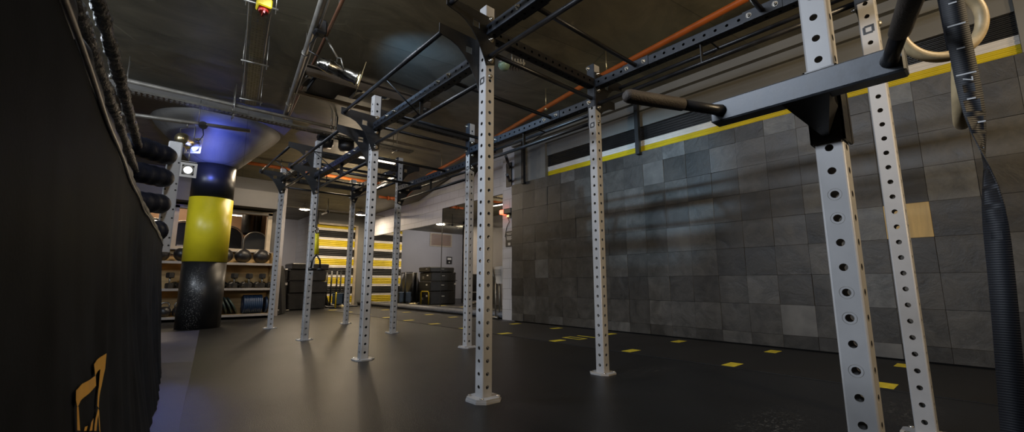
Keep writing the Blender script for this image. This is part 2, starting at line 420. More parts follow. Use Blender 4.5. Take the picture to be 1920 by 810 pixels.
def column_black():
    m, nt, N, L, B = nodes('scuffed_black_paint')
    tc = N.new('ShaderNodeTexCoord')
    n1 = N.new('ShaderNodeTexNoise'); n1.inputs['Scale'].default_value = 55; n1.inputs['Detail'].default_value = 5; n1.inputs['Roughness'].default_value = .7
    n2 = N.new('ShaderNodeTexNoise'); n2.inputs['Scale'].default_value = 2.2; n2.inputs['Detail'].default_value = 3
    for n in (n1, n2): L.new(tc.outputs['Object'], n.inputs['Vector'])
    a = N.new('ShaderNodeMapRange'); a.inputs['From Min'].default_value = .60; a.inputs['From Max'].default_value = .74; L.new(n2.outputs['Fac'], a.inputs['Value'])
    b = N.new('ShaderNodeMapRange'); b.inputs['From Min'].default_value = .56; b.inputs['From Max'].default_value = .62; L.new(n1.outputs['Fac'], b.inputs['Value'])
    mu = N.new('ShaderNodeMath'); mu.operation = 'MULTIPLY'; L.new(a.outputs[0], mu.inputs[0]); L.new(b.outputs[0], mu.inputs[1])
    sp = N.new('ShaderNodeSeparateXYZ'); L.new(tc.outputs['Object'], sp.inputs[0])
    d0 = N.new('ShaderNodeMath'); d0.operation = 'SUBTRACT'; d0.inputs[1].default_value = .70; L.new(sp.outputs['X'], d0.inputs[0])
    d1 = N.new('ShaderNodeMath'); d1.operation = 'ABSOLUTE'; L.new(d0.outputs[0], d1.inputs[0])
    d2 = N.new('ShaderNodeMapRange'); d2.inputs['From Min'].default_value = .03; d2.inputs['From Max'].default_value = .14; d2.inputs['To Min'].default_value = 1; d2.inputs['To Max'].default_value = 0; L.new(d1.outputs[0], d2.inputs['Value'])
    d3 = N.new('ShaderNodeMapRange'); d3.inputs['From Min'].default_value = .75; d3.inputs['From Max'].default_value = 1.0; d3.inputs['To Min'].default_value = 1; d3.inputs['To Max'].default_value = .0; L.new(sp.outputs['Z'], d3.inputs['Value'])
    d4 = N.new('ShaderNodeMath'); d4.operation = 'MULTIPLY'; L.new(d2.outputs[0], d4.inputs[0]); L.new(d3.outputs[0], d4.inputs[1])
    d5 = N.new('ShaderNodeMath'); d5.operation = 'MULTIPLY'; L.new(d4.outputs[0], d5.inputs[0]); L.new(b.outputs[0], d5.inputs[1])
    d6 = N.new('ShaderNodeMath'); d6.operation = 'MAXIMUM'; L.new(d5.outputs[0], d6.inputs[0]); L.new(mu.outputs[0], d6.inputs[1])
    mx = N.new('ShaderNodeMix'); mx.data_type = 'RGBA'; L.new(d6.outputs[0], mx.inputs['Factor'])
    mx.inputs['A'].default_value = (.012,.012,.012,1); mx.inputs['B'].default_value = (.28,.27,.25,1)
    L.new(mx.outputs['Result'], B.inputs['Base Color']); B.inputs['Roughness'].default_value = .38
    bp = N.new('ShaderNodeBump'); bp.inputs['Strength'].default_value = .35; bp.inputs['Distance'].default_value = .01
    L.new(n2.outputs['Fac'], bp.inputs['Height']); L.new(bp.outputs['Normal'], B.inputs['Normal'])
    return m
M['colblack'] = column_black()

def webbing():
    m, nt, N, L, B = nodes('black_ribbed_webbing')
    tc = N.new('ShaderNodeTexCoord')
    wv = N.new('ShaderNodeTexWave'); wv.wave_type = 'BANDS'; wv.bands_direction = 'Z'; wv.inputs['Scale'].default_value = 64; wv.inputs['Distortion'].default_value = .4
    L.new(tc.outputs['Object'], wv.inputs['Vector'])
    cr = N.new('ShaderNodeValToRGB'); cr.color_ramp.elements[0].color = (.006,.007,.010,1); cr.color_ramp.elements[1].color = (.016,.018,.025,1)
    L.new(wv.outputs['Fac'], cr.inputs['Fac']); L.new(cr.outputs['Color'], B.inputs['Base Color']); B.inputs['Roughness'].default_value = .6
    bp = N.new('ShaderNodeBump'); bp.inputs['Strength'].default_value = .22; bp.inputs['Distance'].default_value = .002
    L.new(wv.outputs['Fac'], bp.inputs['Height']); L.new(bp.outputs['Normal'], B.inputs['Normal'])
    return m
M['webbing'] = webbing()

m, nt, N, L, B = nodes('mirror_glass')
nz = N.new('ShaderNodeTexNoise'); nz.inputs['Scale'].default_value = .7
mr = N.new('ShaderNodeMapRange'); mr.inputs['To Min'].default_value = .015; mr.inputs['To Max'].default_value = .03
L.new(nz.outputs['Fac'], mr.inputs['Value']); L.new(mr.outputs['Result'], B.inputs['Roughness'])
B.inputs['Base Color'].default_value = (.78,.80,.82,1); B.inputs['Metallic'].default_value = 1
M['mirror'] = m

# ------------------------------------------------------------------- camera
cam = bpy.data.cameras.new('camera'); co = bpy.data.objects.new('camera', cam); COL.objects.link(co)
co.location = (0, 0, .7135); co.rotation_euler = (math.radians(90+8.972), 0, math.radians(-41.144))
cam.sensor_width = 36; cam.lens = 796.8/1920*36; cam.clip_start = .02; cam.clip_end = 100
cam.dof.use_dof = True; cam.dof.focus_distance = 3.4; cam.dof.aperture_fstop = 10
S.camera = co

# ================================================================= SETTING
CZ, CZ2 = 3.55, 3.0            # front ceiling, lower ceiling at the far end
XW = 5.40                      # face of the tiled wall
XM = 5.75                      # mirror plane
# floor
f = MB(); f.box(-7, 9, -5, 19, -.1, 0); struct(f, 'floor', M['floor'], 'dark grey rubber gym floor')
# ceiling: level, then sloping down to the far end
c = MB()
prof = [(-5, CZ), (8.0, CZ), (10.6, CZ2), (19, CZ2)]
n = len(prof)
c.add([(-7, y, z) for y, z in prof] + [(9, y, z) for y, z in prof] + [(-7, y, z+.15) for y, z in prof] + [(9, y, z+.15) for y, z in prof],
      [(i, i+1, n+i+1, n+i) for i in range(n-1)] + [(2*n+i, 3*n+i, 3*n+i+1, 2*n+i+1) for i in range(n-1)]
      + [(0, n, 3*n, 2*n), (n-1, 3*n-1, 4*n-1, 2*n-1)])
struct(c, 'ceiling', M['ceiling'], 'dark stained ceiling')
# enclosing walls
w = MB(); w.box(-7.2, -7, -5, 19, 0, 3.7); struct(w, 'wall_left', M['blockx'])
w = MB(); w.box(-7, 9, -5.2, -5, 0, 3.7); struct(w, 'wall_rear', M['blocky'])
# right wall behind the tiles: block pier, jambs, plaster above the shutter
w = MB()
w.box(XW+.06, XW+.36, -5, -.33, 0, CZ); w.box(XW+.06, XW+.36, 5.27, 6.18, 0, CZ)
w.box(XW+.06, XW+.36, -.33, 5.27, 3.03, CZ)
struct(w, 'wall_right', M['walllight'], 'grey wall above the rubber tiles')
w = MB(); w.box(XW+.13, XM+.25, 6.19, 6.62, 0, CZ); struct(w, 'wall_pier', M['blockx'], 'white painted block pier beside the mirror')
t = MB()
t.box(XW+.0, XW+.06, -.4, 5.40, 3.26, 3.31); t.box(XW-.02, XW+.06, -5, 6.18, 3.40, 3.43); t.box(XW+.01, XW+.06, 5.27, 5.40, 2.62, 3.26)
t.box(XW+.01, XW+.06, -.42, -.33, 2.62, 3.26)
struct(t, 'trim_1', M['walllight'], 'plaster ledge and jamb above the shutter')
# the roller shutter behind the tiles
def shutter(mb, x0, x1, z0, z1, axis, d, pitch, pick, amp=.012, sgn=-1):
    """corrugated curtain; pick(z) gives the stripe colour"""
    k = 6; nz_ = int((z1-z0)/pitch*k)
    rows = []
    for i in range(nz_+1):
        z = z0+(z1-z0)*i/nz_
        o = d+sgn*amp*(.5+.5*math.sin(2*PI*(z-z0)/pitch))
        a = (x0, o, z) if axis == 'y' else (o, x0, z)
        b = (x1, o, z) if axis == 'y' else (o, x1, z)
        rows.append((len(mb.v), z)); mb.v += [a, b]
    for (i, za), (j, zb) in zip(rows, rows[1:]):
        mb.face([i, i+1, j+1, j], pick((za+zb)/2), True)
STR = [M['yellow'], M['offwhite'], M['stripeblack']]
STR2 = [M['yellow'], M['offwhite'], M['dullblack']]
d = MB(); shutter(d, -.33, 5.27, 2.3, 3.03, 'x', XW+.09, .036, lambda z: 0 if z < 2.737 else (1 if z < 2.817 else 2))
struct(d, 'door_1', STR, 'yellow, white and black striped roller shutter above the tiles', fix=False)
# rubber tile wall: separate tiles on a black backing
tw = MB(); tw.box(XW+.012, XW+.058, -4.95, 6.185, 0.02, 2.62)
tiles = MB()
zs = [.02] + [TZ0+TZP*k for k in range(0, 8)] + [2.625]
rnd = random.Random(5)
for j in range(len(zs)-1):
    for i in range(-15, 19):
        y0, y1 = TY0+TP*i, TY0+TP*(i+1)
        if y1 > 6.195: continue
        mi = 0
        if i == 1 and j == 4: mi = 1
        elif (i, j) in ((8, 4), (9, 7), (4, 1), (16, 3), (2, 0)): mi = 2
        dx = rnd.uniform(-.003, .003)
        g = .0004
        b0 = len(tiles.v)
        tiles.box(XW+dx, XW+.016, y0+g, y1-g, zs[j]+g, zs[j+1]-g, mi, .0016)
        ay, az = rnd.uniform(-.022, .022), rnd.uniform(-.018, .018)
        cy_, cz_ = (y0+y1)/2, (zs[j]+zs[j+1])/2
        for q in range(b0, len(tiles.v)):
            X, Y, Z = tiles.v[q]
            if X < XW+.012: tiles.v[q] = (X+ay*(Y-cy_)+az*(Z-cz_), Y, Z)
wl = struct(tiles, 'wall_tiles', [M['tile'], M['tilewood'], M['tilelight']], 'wall of square dark rubber tiles with one bare wooden tile')
struct(tw, 'wall_backing', M['stripeblack'])
# far wall with shutter, lintel, nib and alcove
YD = 14.4
w = MB(); w.box(4.25, 9, YD, YD+.2, 2.61, 3.1); w.box(5.52, XM+.3, YD-.06, YD+.2, 0, 2.61)
w.box(XM+.02, 9, YD, YD+.2, 0, 2.61)
struct(w, 'wall_far', M['walllight'], 'pale lintel and jamb around the far roller shutter')
def band(z):
    k = (z-.19) % .607
    k = min(k, .607-k)
    return 0 if k < .106 else (1 if k < .184 else 2)
d = MB(); shutter(d, 4.25, 5.52, 0.0, 2.61, 'y', YD+.06, .06, band)
struct(d, 'door_2', STR2, 'yellow, white and black striped roller shutter at the far end', fix=False)
t = MB(); t.box(5.46, 5.53, YD-.09, YD-.02, 0, 2.64); t.box(4.25, 5.46, YD-.06, YD-.02, 2.60, 2.66)
struct(t, 'trim_2', M['trimwood'], 'timber trim around the far roller shutter')
w = MB(); w.box(4.25, 4.40, YD+.2, 16.8, 0, 3.1); struct(w, 'wall_nib', M['blockx'], 'white painted block return beside the far shutter')
w = MB(); w.box(-7, 4.40, 16.8, 17, 0, 3.1); struct(w, 'wall_alcove', M['lilac'], 'white painted block wall behind the black boxes')
# mirror wall
w = MB(); w.box(XM+.02, XM+.25, 6.62, YD, 2.24, 3.56); w.box(XM+.02, XM+.25, 6.62, YD, 0, .14)
w.box(XM+.03, XM+.25, 6.62, YD, .14, 2.24)
struct(w, 'wall_mirror_side', M['blockx'], 'white painted block wall above the mirrors')
# wall behind the shelves with a long opening into the next room
YS = 10.2
w = MB()
w.box(-7, 2.25, YS+.45, YS+.6, 0, 1.40); w.box(-7, 2.25, YS+.45, YS+.6, 2.24, 3.2)
w.box(-7, -.75, YS+.45, YS+.6, 1.40, 2.24); w.box(2.14, 2.25, YS+.45, YS+.6, 1.40, 2.24)
struct(w, 'wall_shelves', M['greyboard'], 'grey wall behind the shelving with an opening')
w = MB(); w.box(-3, 2.20, YS+.02, YS+.45, 2.30, 2.66); struct(w, 'trim_3', M['greyboard'], 'grey bulkhead above the window opening')
w = MB(); w.box(-7, 2.30, 13.0, 13.1, 0, 3.05, 0); w.box(2.26, 2.30, YS+.6, 13.0, 0, 3.05, 0); struct(w, 'wall_next_room', M['brownwall'], 'brown wall of the room behind the window opening')
w = MB(); w.box(2.30, 2.42, YS+.45, 13.2, 0, 3.05); w.box(-7, 2.42, 13.1, 13.2, 0, 3.05); struct(w, 'wall_return', M['lilac'], 'white painted block return behind the shelving')
fr = MB()
for a, b in ((-.75, -.68), (.40, .50), (2.06, 2.14)): fr.box(a, b, YS+.36, YS+.50, 1.42, 2.24)
fr.box(-.75, 2.14, YS+.36, YS+.50, 2.19, 2.26); fr.box(-.75, 2.14, YS+.34, YS+.52, 1.36, 1.43)
struct(fr, 'window_1', M['trimwood'], 'pale timber framed opening above the shelving')

# concrete column with flared head
cx, cy = .82, 8.66
p = MB()
p.lathe([(.305,0),(.305,1.055)], (cx,cy,0), 48, 0); p.lathe([(.310,1.055),(.310,2.11)], (cx,cy,0), 48, 1); p.lathe([(.305,2.11),(.305,2.68)], (cx,cy,0), 48, 0)
p.lathe([(.31,2.675),(.36,2.72),(.86,3.26),(.93,3.36),(.93,3.42)], (cx,cy,0), 48, 2)
struct(p, 'pillar', [M['colblack'], M['yellowcol'], M['capital']], 'round column painted black with a wide yellow band and a flared concrete head')
bm_ = MB(); bm_.box(-3.2, 1.75, 7.75, 9.4, 3.36, 3.56); struct(bm_, 'trim_4', M['capital'], 'concrete drop panel over the column')

# floor mats
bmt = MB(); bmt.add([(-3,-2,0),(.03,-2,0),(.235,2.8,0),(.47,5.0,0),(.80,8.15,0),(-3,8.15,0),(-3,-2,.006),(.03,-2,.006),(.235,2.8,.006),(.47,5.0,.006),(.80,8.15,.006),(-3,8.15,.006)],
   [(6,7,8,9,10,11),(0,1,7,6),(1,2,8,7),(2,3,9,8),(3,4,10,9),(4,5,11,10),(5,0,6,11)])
struct(bmt, 'floor_mat', M['mat_bluelit'], 'grey rubber floor mat beside the boxing ring, tinted with blue lamp light')

# ============================================================ SPRINT TRACK
trk = MB()
trk.prism([(3.9,-4.9),(XW-.005,-4.9),(XW-.005,6.25),(5.2,6.25),(5.2,14.3),(3.9,14.3)], 0, .005)
track = trk.build('running_track', M['track'])
tag(track, 'black rubber sprint track with yellow dashes along the tiled wall', 'running track')
def tape(x, y, wx=.205, wy=.108, name='yellow_dash'):
    b = MB(); b.box(x-wx/2, x+wx/2, y-wy/2, y+wy/2, .0051, .0062); return b.build(name, M['tape'], track)
for y in (-.38,.63,1.66,2.69,3.75,4.77,5.74,6.69,7.64,8.56,9.66,10.77,11.9,13.1): tape(4.03, y)
for y in (-.36,.66,1.68,2.72,3.74,4.77,5.75,6.72,7.72,8.70,9.79,11.0,12.2,13.4): tape(5.10, y)
nb = MB()
for a, b_, c_, d_ in ((4.30,4.33,3.62,3.92),(4.43,4.46,3.62,3.92),(4.33,4.43,3.62,3.655),(4.33,4.43,3.885,3.92),(4.60,4.64,3.62,3.92)):
    nb.box(a, b_, c_, d_, .0051, .0062)
nb.build('floor_number', M['tape'], track)

# ====================================================================== RIG
PS, HP = .077, .077            # tube size and hole pitch
LX, RX = 1.647+PS/2, 2.847+PS/2
PY = [.284+PS/2+1.874*i for i in range(-1, 5)]     # index 0 is the bay behind the camera
def perf_tube(mb, length, size, first, mi=0, hr=.0118, skip=(), faces=(0,1,2,3), n=16, rad=.006, cap=True, pitch=HP):
    """square tube along +z with real round holes; faces: 0:-x 1:-y 2:+x 3:+y"""
    h = size/2; a = h-rad
    nh = int((length-first-.02)/pitch)+1
    R = [Matrix.Rotation(k*PI/2, 4, 'Z') for k in range(4)]
    for fi in range(4):
        m = R[fi]           # face 0 points to -x
        def P(u, z, dpt=0): return tuple(m @ V((-h+dpt, -u, z)))
        def quad(z0, z1):
            if z1-z0 > 1e-5:
                mb.add([P(-a,z0),P(a,z0),P(a,z1),P(-a,z1)], [(0,1,2,3)], mi)
        if fi not in faces:
            quad(0, length)
        else:
            zc = 0
            for k in range(nh):
                z = first+k*pitch
                lo, hi = z-pitch*.38, z+pitch*.38
                if (fi, k) in skip: continue
                if lo < zc-1e-6 or hi > length: continue
                quad(zc, lo); zc = hi
                vs = []
                for q in range(n):
                    t = 2*PI*q/n; c_, s_ = math.cos(t), math.sin(t); mm = max(abs(c_), abs(s_))
                    vs.append(P(a*c_/mm, z+(hi-lo)/2*s_/mm))
                for q in range(n):
                    t = 2*PI*q/n; vs.append(P(hr*math.cos(t), z+hr*math.sin(t)))
                for q in range(n):
                    t = 2*PI*q/n; vs.append(P(hr*math.cos(t), z+hr*math.sin(t), .005))
                fs = []
                for q in range(n):
                    r = (q+1) % n
                    fs += [(q, r, n+r, n+q), (n+q, n+r, 2*n+r, 2*n+q)]
                mb.add(vs, fs, mi)
            quad(zc, length)
        # rounded corner
        cs = []
        for q in range(4):
            t = q/3*PI/2
            cs.append((-a-rad*math.cos(t), -a-rad*math.sin(t)))
        for q in range(3):
            A = m @ V((cs[q][0], cs[q][1], 0)); B_ = m @ V((cs[q+1][0], cs[q+1][1], 0))
            mb.add([A, B_, B_+V((0,0,length)), A+V((0,0,length))], [(0,1,2,3)], mi, True)
    if cap:
        ring = []
        for fi in range(4):
            for q in range(4):
                t = q/3*PI/2
                ring.append(R[fi] @ V((-a-rad*math.cos(t), -a-rad*math.sin(t), length)))
        mb.add(ring, [list(range(16))], mi)
    return mb
def bolt(mb, p, d, r=.017, mi=0):
    """washer and hexagon head sticking out along d"""
    p, d = V(p), V(d).normalized()
    mb.tube([p, p+d*.004], r*1.15, 16, mi); mb.tube([p+d*.004, p+d*.016], r*.82, 6, mi)
    mb.tube([p+d*.016, p+d*.024], r*.45, 8, mi)

BOLTS = {}
def bolt_me(d, r=.0165):
    k = (d, r)
    if k not in BOLTS:
        b = MB(); bolt(b, (0,0,0), d, r); me = b.mesh('bolt', M['chrome']); recalc(me); BOLTS[k] = me
    return BOLTS[k]
rig = thing('pull_up_rig', 'large freestanding pull-up rig of white perforated uprights and black beams on the rubber floor', 'pull-up rig', (0,0,0))

# -- uprights (one mesh, shared)
PH = 2.615
pm = MB(); LG = 26             # the logo takes the place of one hole on the -x face
perf_tube(pm, PH, PS, .059, skip=((0, LG-0),))
post_me = pm.mesh('upright', M['white']); recalc(post_me)
def octo(r, ch): return [(-r,-r+ch),(-r+ch,-r),(r-ch,-r),(r,-r+ch),(r,r-ch),(r-ch,r),(-r+ch,r),(-r,r-ch)]
bpm = MB(); bpm.prism(octo(.092, .042), 0, .012)
for sx, sy in ((-1,-1),(1,-1),(1,1),(-1,1)): bpm.tube([(sx*.062,sy*.062,.012),(sx*.062,sy*.062,.019)], .012, 6, 1)
base_me = bpm.mesh('base', [M['white'], M['chrome']]); recalc(base_me)
zl = .059+HP*LG
lg = MB()
q = .024; t_ = .011; xo = -PS/2-.0012
for y0, y1, z0, z1 in ((-q,-q+t_,-q+.006,q),(-q,q-.008,q-t_,q),(q-t_,q,-q,q-.006),(-q+.008,q,-q,-q+t_)):
    lg.box(xo, xo+.0012, y0, y1, zl+z0, zl+z1)
logo_me = lg.mesh('post_mark', M['black'])
pn = MB(); pn.lathe([(.016,0),(.016,.004),(.012,.012),(.005,.015),(0,.0155)], (0,0,0), 16, 0); pn.xform(Matrix.Translation((0,-PS/2,zl+.03)) @ Matrix.Rotation(PI/2, 4, 'X'))
pin_me = pn.mesh('post_cap', M['steel']); recalc(pin_me)
uprights = {}
for row, x in (('L', LX), ('R', RX)):
    for i in range(0 if row == 'L' else 1, 6):
        lift = .014 if (row, i) == ('L', 2) else 0
        o = link('upright', post_me, rig, (x, PY[i], .010+lift)); o['label'] = 'white perforated steel upright'
        uprights[row, i] = o
        link('base_plate', base_me, o, (0,0,-.010))
        link('maker_mark', logo_me, o); link('dome_cap', pin_me, o)
        if lift:
            e = MB(); e.prism(octo(.098,.045), 0, .013); e.build('spacer_plate', M['white'], o, (0,0,-.024))
# wear rings on the nearest upright
for k in (12, 11, 8, 7, 5):
    wr = MB()
    z = .059+HP*k
    wr.tube([(-PS/2-.0002, .0185*math.cos(a*PI/12), z+.0185*math.sin(a*PI/12)) for a in range(24)], .0005, 4, 0, closed=True)
    wr.build('wear_mark', M['steel'], uprights['L', 1])

# -- beams along the rows
ZB = {0: 2.445, 1: 2.445, 2: 2.290, 3: 2.137, 4: 2.445}
GAP = 1.874-PS
bm = MB(); perf_tube(bm, GAP-.012, PS, .055, cap=False, hr=.0105)
bm.xform(Matrix.Rotation(-PI/2, 4, 'X'))       # z -> +y
beam_me = bm.mesh('row_beam', M['navy']); recalc(beam_me)
BARR = .0165
def gusset(sx, yface, sy):
    """wing plate, local to the upright centre (x) and the beam height (z); sx=-1 wings to -x"""
    g = MB()
    P = [(.0385,.105),(.0385,-.235),(-.0385,-.262),(-.055,-.215),(-.085,-.155),(-.120,-.095),(-.165,-.040),(-.215,.002),(-.27,.024),(-.335,.036),(-.362,.044),(-.362,.112)]
    # square emblem opening is made by building the plate round it
    e0, e1, f0, f1 = -.150, -.100, -.015, .035
    y0, y1 = sorted((yface, yface+sy*.006))
    def X(p): return (p[0]*(-sx), p[1])
    poly = [X(p) for p in P]
    import bmesh
    g2 = bmesh.new()
    outer = [g2.verts.new((p[0], y0, p[1])) for p in poly]
    inner = [g2.verts.new((X(p)[0], y0, p[1])) for p in ((e0,f0),(e1,f0),(e1,f1),(e0,f1))]
    ed = [g2.edges.new((outer[i], outer[(i+1) % len(outer)])) for i in range(len(outer))]
    ed += [g2.edges.new((inner[i], inner[(i+1) % 4])) for i in range(4)]
    bmesh.ops.triangle_fill(g2, use_beauty=True, edges=ed)
    r = bmesh.ops.extrude_face_region(g2, geom=g2.faces[:])
    bmesh.ops.translate(g2, vec=(0, y1-y0, 0), verts=[v for v in r['geom'] if isinstance(v, bmesh.types.BMVert)])
    bmesh.ops.recalc_face_normals(g2, faces=g2.faces)
    me = bpy.data.meshes.new('gusset'); g2.to_mesh(me); g2.free(); me.materials.append(M['black'])
    # emblem: grey strips stand in for highlights on the opening's edges
    em = MB()
    s = .004
    yo = sorted((yface+sy*.0061, yface+sy*.0075))
    for a, b, c_, d_ in ((e0-s,e0,f0-s,f1+s),(e1,e1+s,f0-s,f1-.012),(e0,e1-.012,f1,f1+s),(e0+.010,e1,f0-s,f0)):
        a, b = sorted((a*(-sx), b*(-sx))); em.box(a, b, yo[0], yo[1], c_, d_)
    em_me = em.mesh('emblem_glint', M['beamgrey'])
    return me, em_me, yface+sy*.006
G = {}
for sx in (-1, 1):
    for sy in (-1, 1): G[sx, sy] = gusset(sx, sy*PS/2, sy)
ob = MB(); ob.tube([(0,0,0),(0,GAP-.012,0)], BARR, 14); bar_me = ob.mesh('bar', M['blackbar'])
sl = MB()
for a in (.18, .5, 1.2): sl.tube([(0,a,0),(0,a+.02,0)], BARR+.0008, 14)
def bracket(sx):
    k = MB()
    k.box(-.016,.016,-.003,.003,-.180,-.036)
    k.box(min(0,sx*.33), max(0,sx*.33), -.006, .006, .050, .058)
    k.tube([(0,0,-.175),(sx*.33,0,.06)], .006, 6); return k.mesh('bracket', M['black'])
BR = {-1: bracket(-1), 1: bracket(1)}
def add_gusset(sx, sy, x, y, zb):
    a = link('gusset_plate', G[sx, sy][0], rig, (x, y, zb))
    link('emblem_glint', G[sx, sy][1], a)
    for z in (.095, -.060, -.217): link('bolt', bolt_me((0,sy,0)), a, (0, G[sx, sy][2], z))
fl = MB(); fl.box(-.003,.003,-.115,.115,-.0375,.0375); flange_me = fl.mesh('flange', M['navy'])
for i in range(0, 5):
    y0 = PY[i]+PS/2+.006
    for sx, x in ((-1, LX), (1, RX)):
        if i == 0 and sx == 1: continue
        zb = ZB[i]
        bo = link('row_beam', beam_me, rig, (x, y0, zb))
        link('outer_pull_up_bar', bar_me, rig, (x+sx*.33, y0, zb+.068))
        link('inner_pull_up_bar', bar_me, rig, (x, y0, zb-.180))
        link('bar_bracket', BR[sx], rig, (x, y0+GAP/2-.03, zb))
        add_gusset(sx, 1, x, PY[i], zb); add_gusset(sx, -1, x, PY[i+1], zb)
    if i == 0: continue
    for off in (.535-PS/2, 1.465-PS/2):
        y = PY[i]+off
        mb = MB(); mb.tube([(LX+PS/2,0,0),(RX-PS/2,0,0)], BARR, 14)
        m_ = mb.build('monkey_bar', M['blackbar'], rig, (0, y, ZB[i]))
        for xx, s in ((LX+PS/2+.003, 1), (RX-PS/2-.003, -1)):
            fo = link('flange_plate', flange_me, m_, (xx, 0, 0)); 
            
            for yy in (-.077, .077): link('bolt', bolt_me((s,0,0), .0155), m_, (xx+s*.003, yy, 0))
        for yy in (-.077, .077): link('bolt', bolt_me((-1,0,0), .0155), m_, (LX-PS/2, yy, 0))
# -- cross frames between the two rows
cb = MB(); perf_tube(cb, RX-LX-PS-.012, PS, .05, cap=False, hr=.0105); cb.xform(Matrix.Rotation(PI/2, 4, 'Y')); cross_me = cb.mesh('cross_beam', M['black']); recalc(cross_me)
cp = MB(); cp.box(-.003,.003,-.0375,.0375,-.215,.178); cplate_me = cp.mesh('end_plate', M['navy'])
for i in range(1, 6):
    o = link('cross_beam', cross_me, rig, (LX+PS/2+.006, PY[i], 2.452))
    w_ = RX-LX-PS-.012
    for xx, s in ((-.003, 1), (w_+.003, -1)):
        link('end_plate', cplate_me, o, (xx, 0, 0))
        for z in (.150, -.010, -.168): link('bolt', bolt_me((s,0,0)), o, (xx+s*.003, .024, z))
    lb = MB(); lb.tube([(LX+PS/2+.006,0,0),(RX-PS/2-.006,0,0)], BARR, 14); lb.build('cross_pull_up_bar', M['blackbar'], rig, (0, PY[i], 2.316))

# ============================================================ DIP ATTACHMENT
dip = thing('dip_station', 'black dip bar attachment with two rubber handles clamped on the nearest white upright', 'dip bars', (LX, PY[1], 1.165))
O = V(dip.location)
def rel(p): return V(p)-O
s = MB()
x0, x1, y0, y1, z0, z1 = LX-.047, LX+.047, PY[1]-.047, PY[1]+.047, 1.165, 1.42
s.box(x0, x0+.006, y0, y1, z0, z1); s.box(x0, x1, y0, y0+.006, z0, z1); s.box(x0, x1, y1-.006, y1, z0, z1)
s.prism([(x1-.004, z0), (x1+.022, z0+.01), (x1+.010, z1-.08), (x1-.004, z1)], y0-.001, y0+.005, 'y')
s.xform(Matrix.Translation(-O)); s.build('sleeve', M['satin'], dip)
b = MB(); b.box(1.45, 1.512, .102, .607, 1.262, 1.337, 0, .005); b.xform(Matrix.Translation(-O)); b.build('beam', M['beamgrey'], dip)
g = MB()
top = [(1.462,.265,1.264),(1.462,.395,1.264),(1.510,.385,1.264),(1.510,.270,1.264)]
bot = [(x0+.001,.292,1.190),(x0+.001,.345,1.190),(x0+.001,.372,1.262),(x0+.001,.275,1.262)]
# two webs meeting in a V
for sgn, ya, yb in ((0, .268, .318), (1, .392, .332)):
    A = [(1.458,ya,1.263),(1.60,ya+(yb-ya)*.2,1.263),(x0,ya+(yb-ya)*.3,1.29),(x0,yb,1.186)]
    g.add(A+[(p[0], p[1]+(.006 if sgn == 0 else -.006), p[2]) for p in A], [(0,1,2,3),(7,6,5,4),(0,4,5,1),(1,5,6,2),(2,6,7,3),(3,7,4,0)])
g.add([(1.458,.268,1.262),(1.458,.392,1.262),(x0,.332,1.184),(x0,.318,1.184)], [(0,1,2,3)])
g.add([(1.512,.285,1.337),(1.512,.36,1.337),(x0,.36,1.37),(x0,.285,1.37),(1.512,.285,1.262),(1.512,.36,1.262),(x0,.36,1.264),(x0,.285,1.264)], [(0,1,2,3),(7,6,5,4),(0,4,5,1),(1,5,6,2),(2,6,7,3),(3,7,4,0)])
g.xform(Matrix.Translation(-O)); g.build('gusset', M['satin'], dip)
for (ra, rb) in (((1.452,.572,1.299),(1.105,.725,1.302)), ((1.452,.132,1.299),(1.100,.043,1.302))):
    ra, rb = V(ra), V(rb); d_ = (rb-ra).normalized()
    h = MB(); h.tube([ra, ra+d_*.03, ra+d_*.17], [.021,.0175,.0175], 20); h.xform(Matrix.Translation(-O)); ho = h.build('handle', M['blackbar'], dip)
    L_ = (rb-ra).length
    gp = MB(); gp.tube([ra+d_*.155, ra+d_*.158, ra+d_*(L_-.02), ra+d_*(L_-.008), rb], [.0195,.0215,.0225,.019,.010], 20); gp.xform(Matrix.Translation(-O)); gp.build('grip', M['grip'], ho)

# ==================================================================== RINGS
def ribbon(mb, pts, dirs, w, mi=0, th=.0016):
    """flat strap: centre points, width directions"""
    base = len(mb.v); n = len(pts)
    pts = [V(p) for p in pts]
    for i, (p, d_) in enumerate(zip(pts, dirs)):
        t = (pts[min(i+1, n-1)]-pts[max(i-1, 0)]).normalized()
        d_ = (V(d_)-t*V(d_).dot(t)).normalized(); nn = t.cross(d_)*th/2
        mb.v += [tuple(p-d_*w/2+nn), tuple(p+d_*w/2+nn), tuple(p+d_*w/2-nn), tuple(p-d_*w/2-nn)]
    for i in range(n-1):
        a = base+4*i
        for k in range(4): mb.face([a+k, a+(k+1)%4, a+4+(k+1)%4, a+4+k], mi, k in (0, 2))
    mb.face([base, base+1, base+2, base+3], mi); mb.face([base+4*(n-1)+k for k in (3,2,1,0)], mi)
cr_, sr_ = math.cos(math.radians(41)), math.sin(math.radians(41))
RT = V((0, -1, 0))          # across the view
def hoop(center, n_, R=.1025, r=.0148):
    n_ = V(n_).normalized(); u = n_.orthogonal().normalized(); w_ = n_.cross(u)
    k = MB(); k.tube([V(center)+(u*math.cos(2*PI*a/56)+w_*math.sin(2*PI*a/56))*R for a in range(56)], r, 16, closed=True); return k
def text_mesh(txt, size, mat_, name):
    cu = bpy.data.curves.new(name, 'FONT'); cu.body = txt; cu.size = size; cu.align_x = 'CENTER'; cu.align_y = 'CENTER'; cu.extrude = .0004
    o = bpy.data.objects.new(name, cu); COL.objects.link(o)
    bpy.context.view_layer.update()
    me = bpy.data.meshes.new_from_object(o.evaluated_get(bpy.context.evaluated_depsgraph_get()))
    bpy.data.objects.remove(o); bpy.data.curves.remove(cu)
    me.materials.clear(); me.materials.append(mat_); me.name = name
    return me
TXT = []
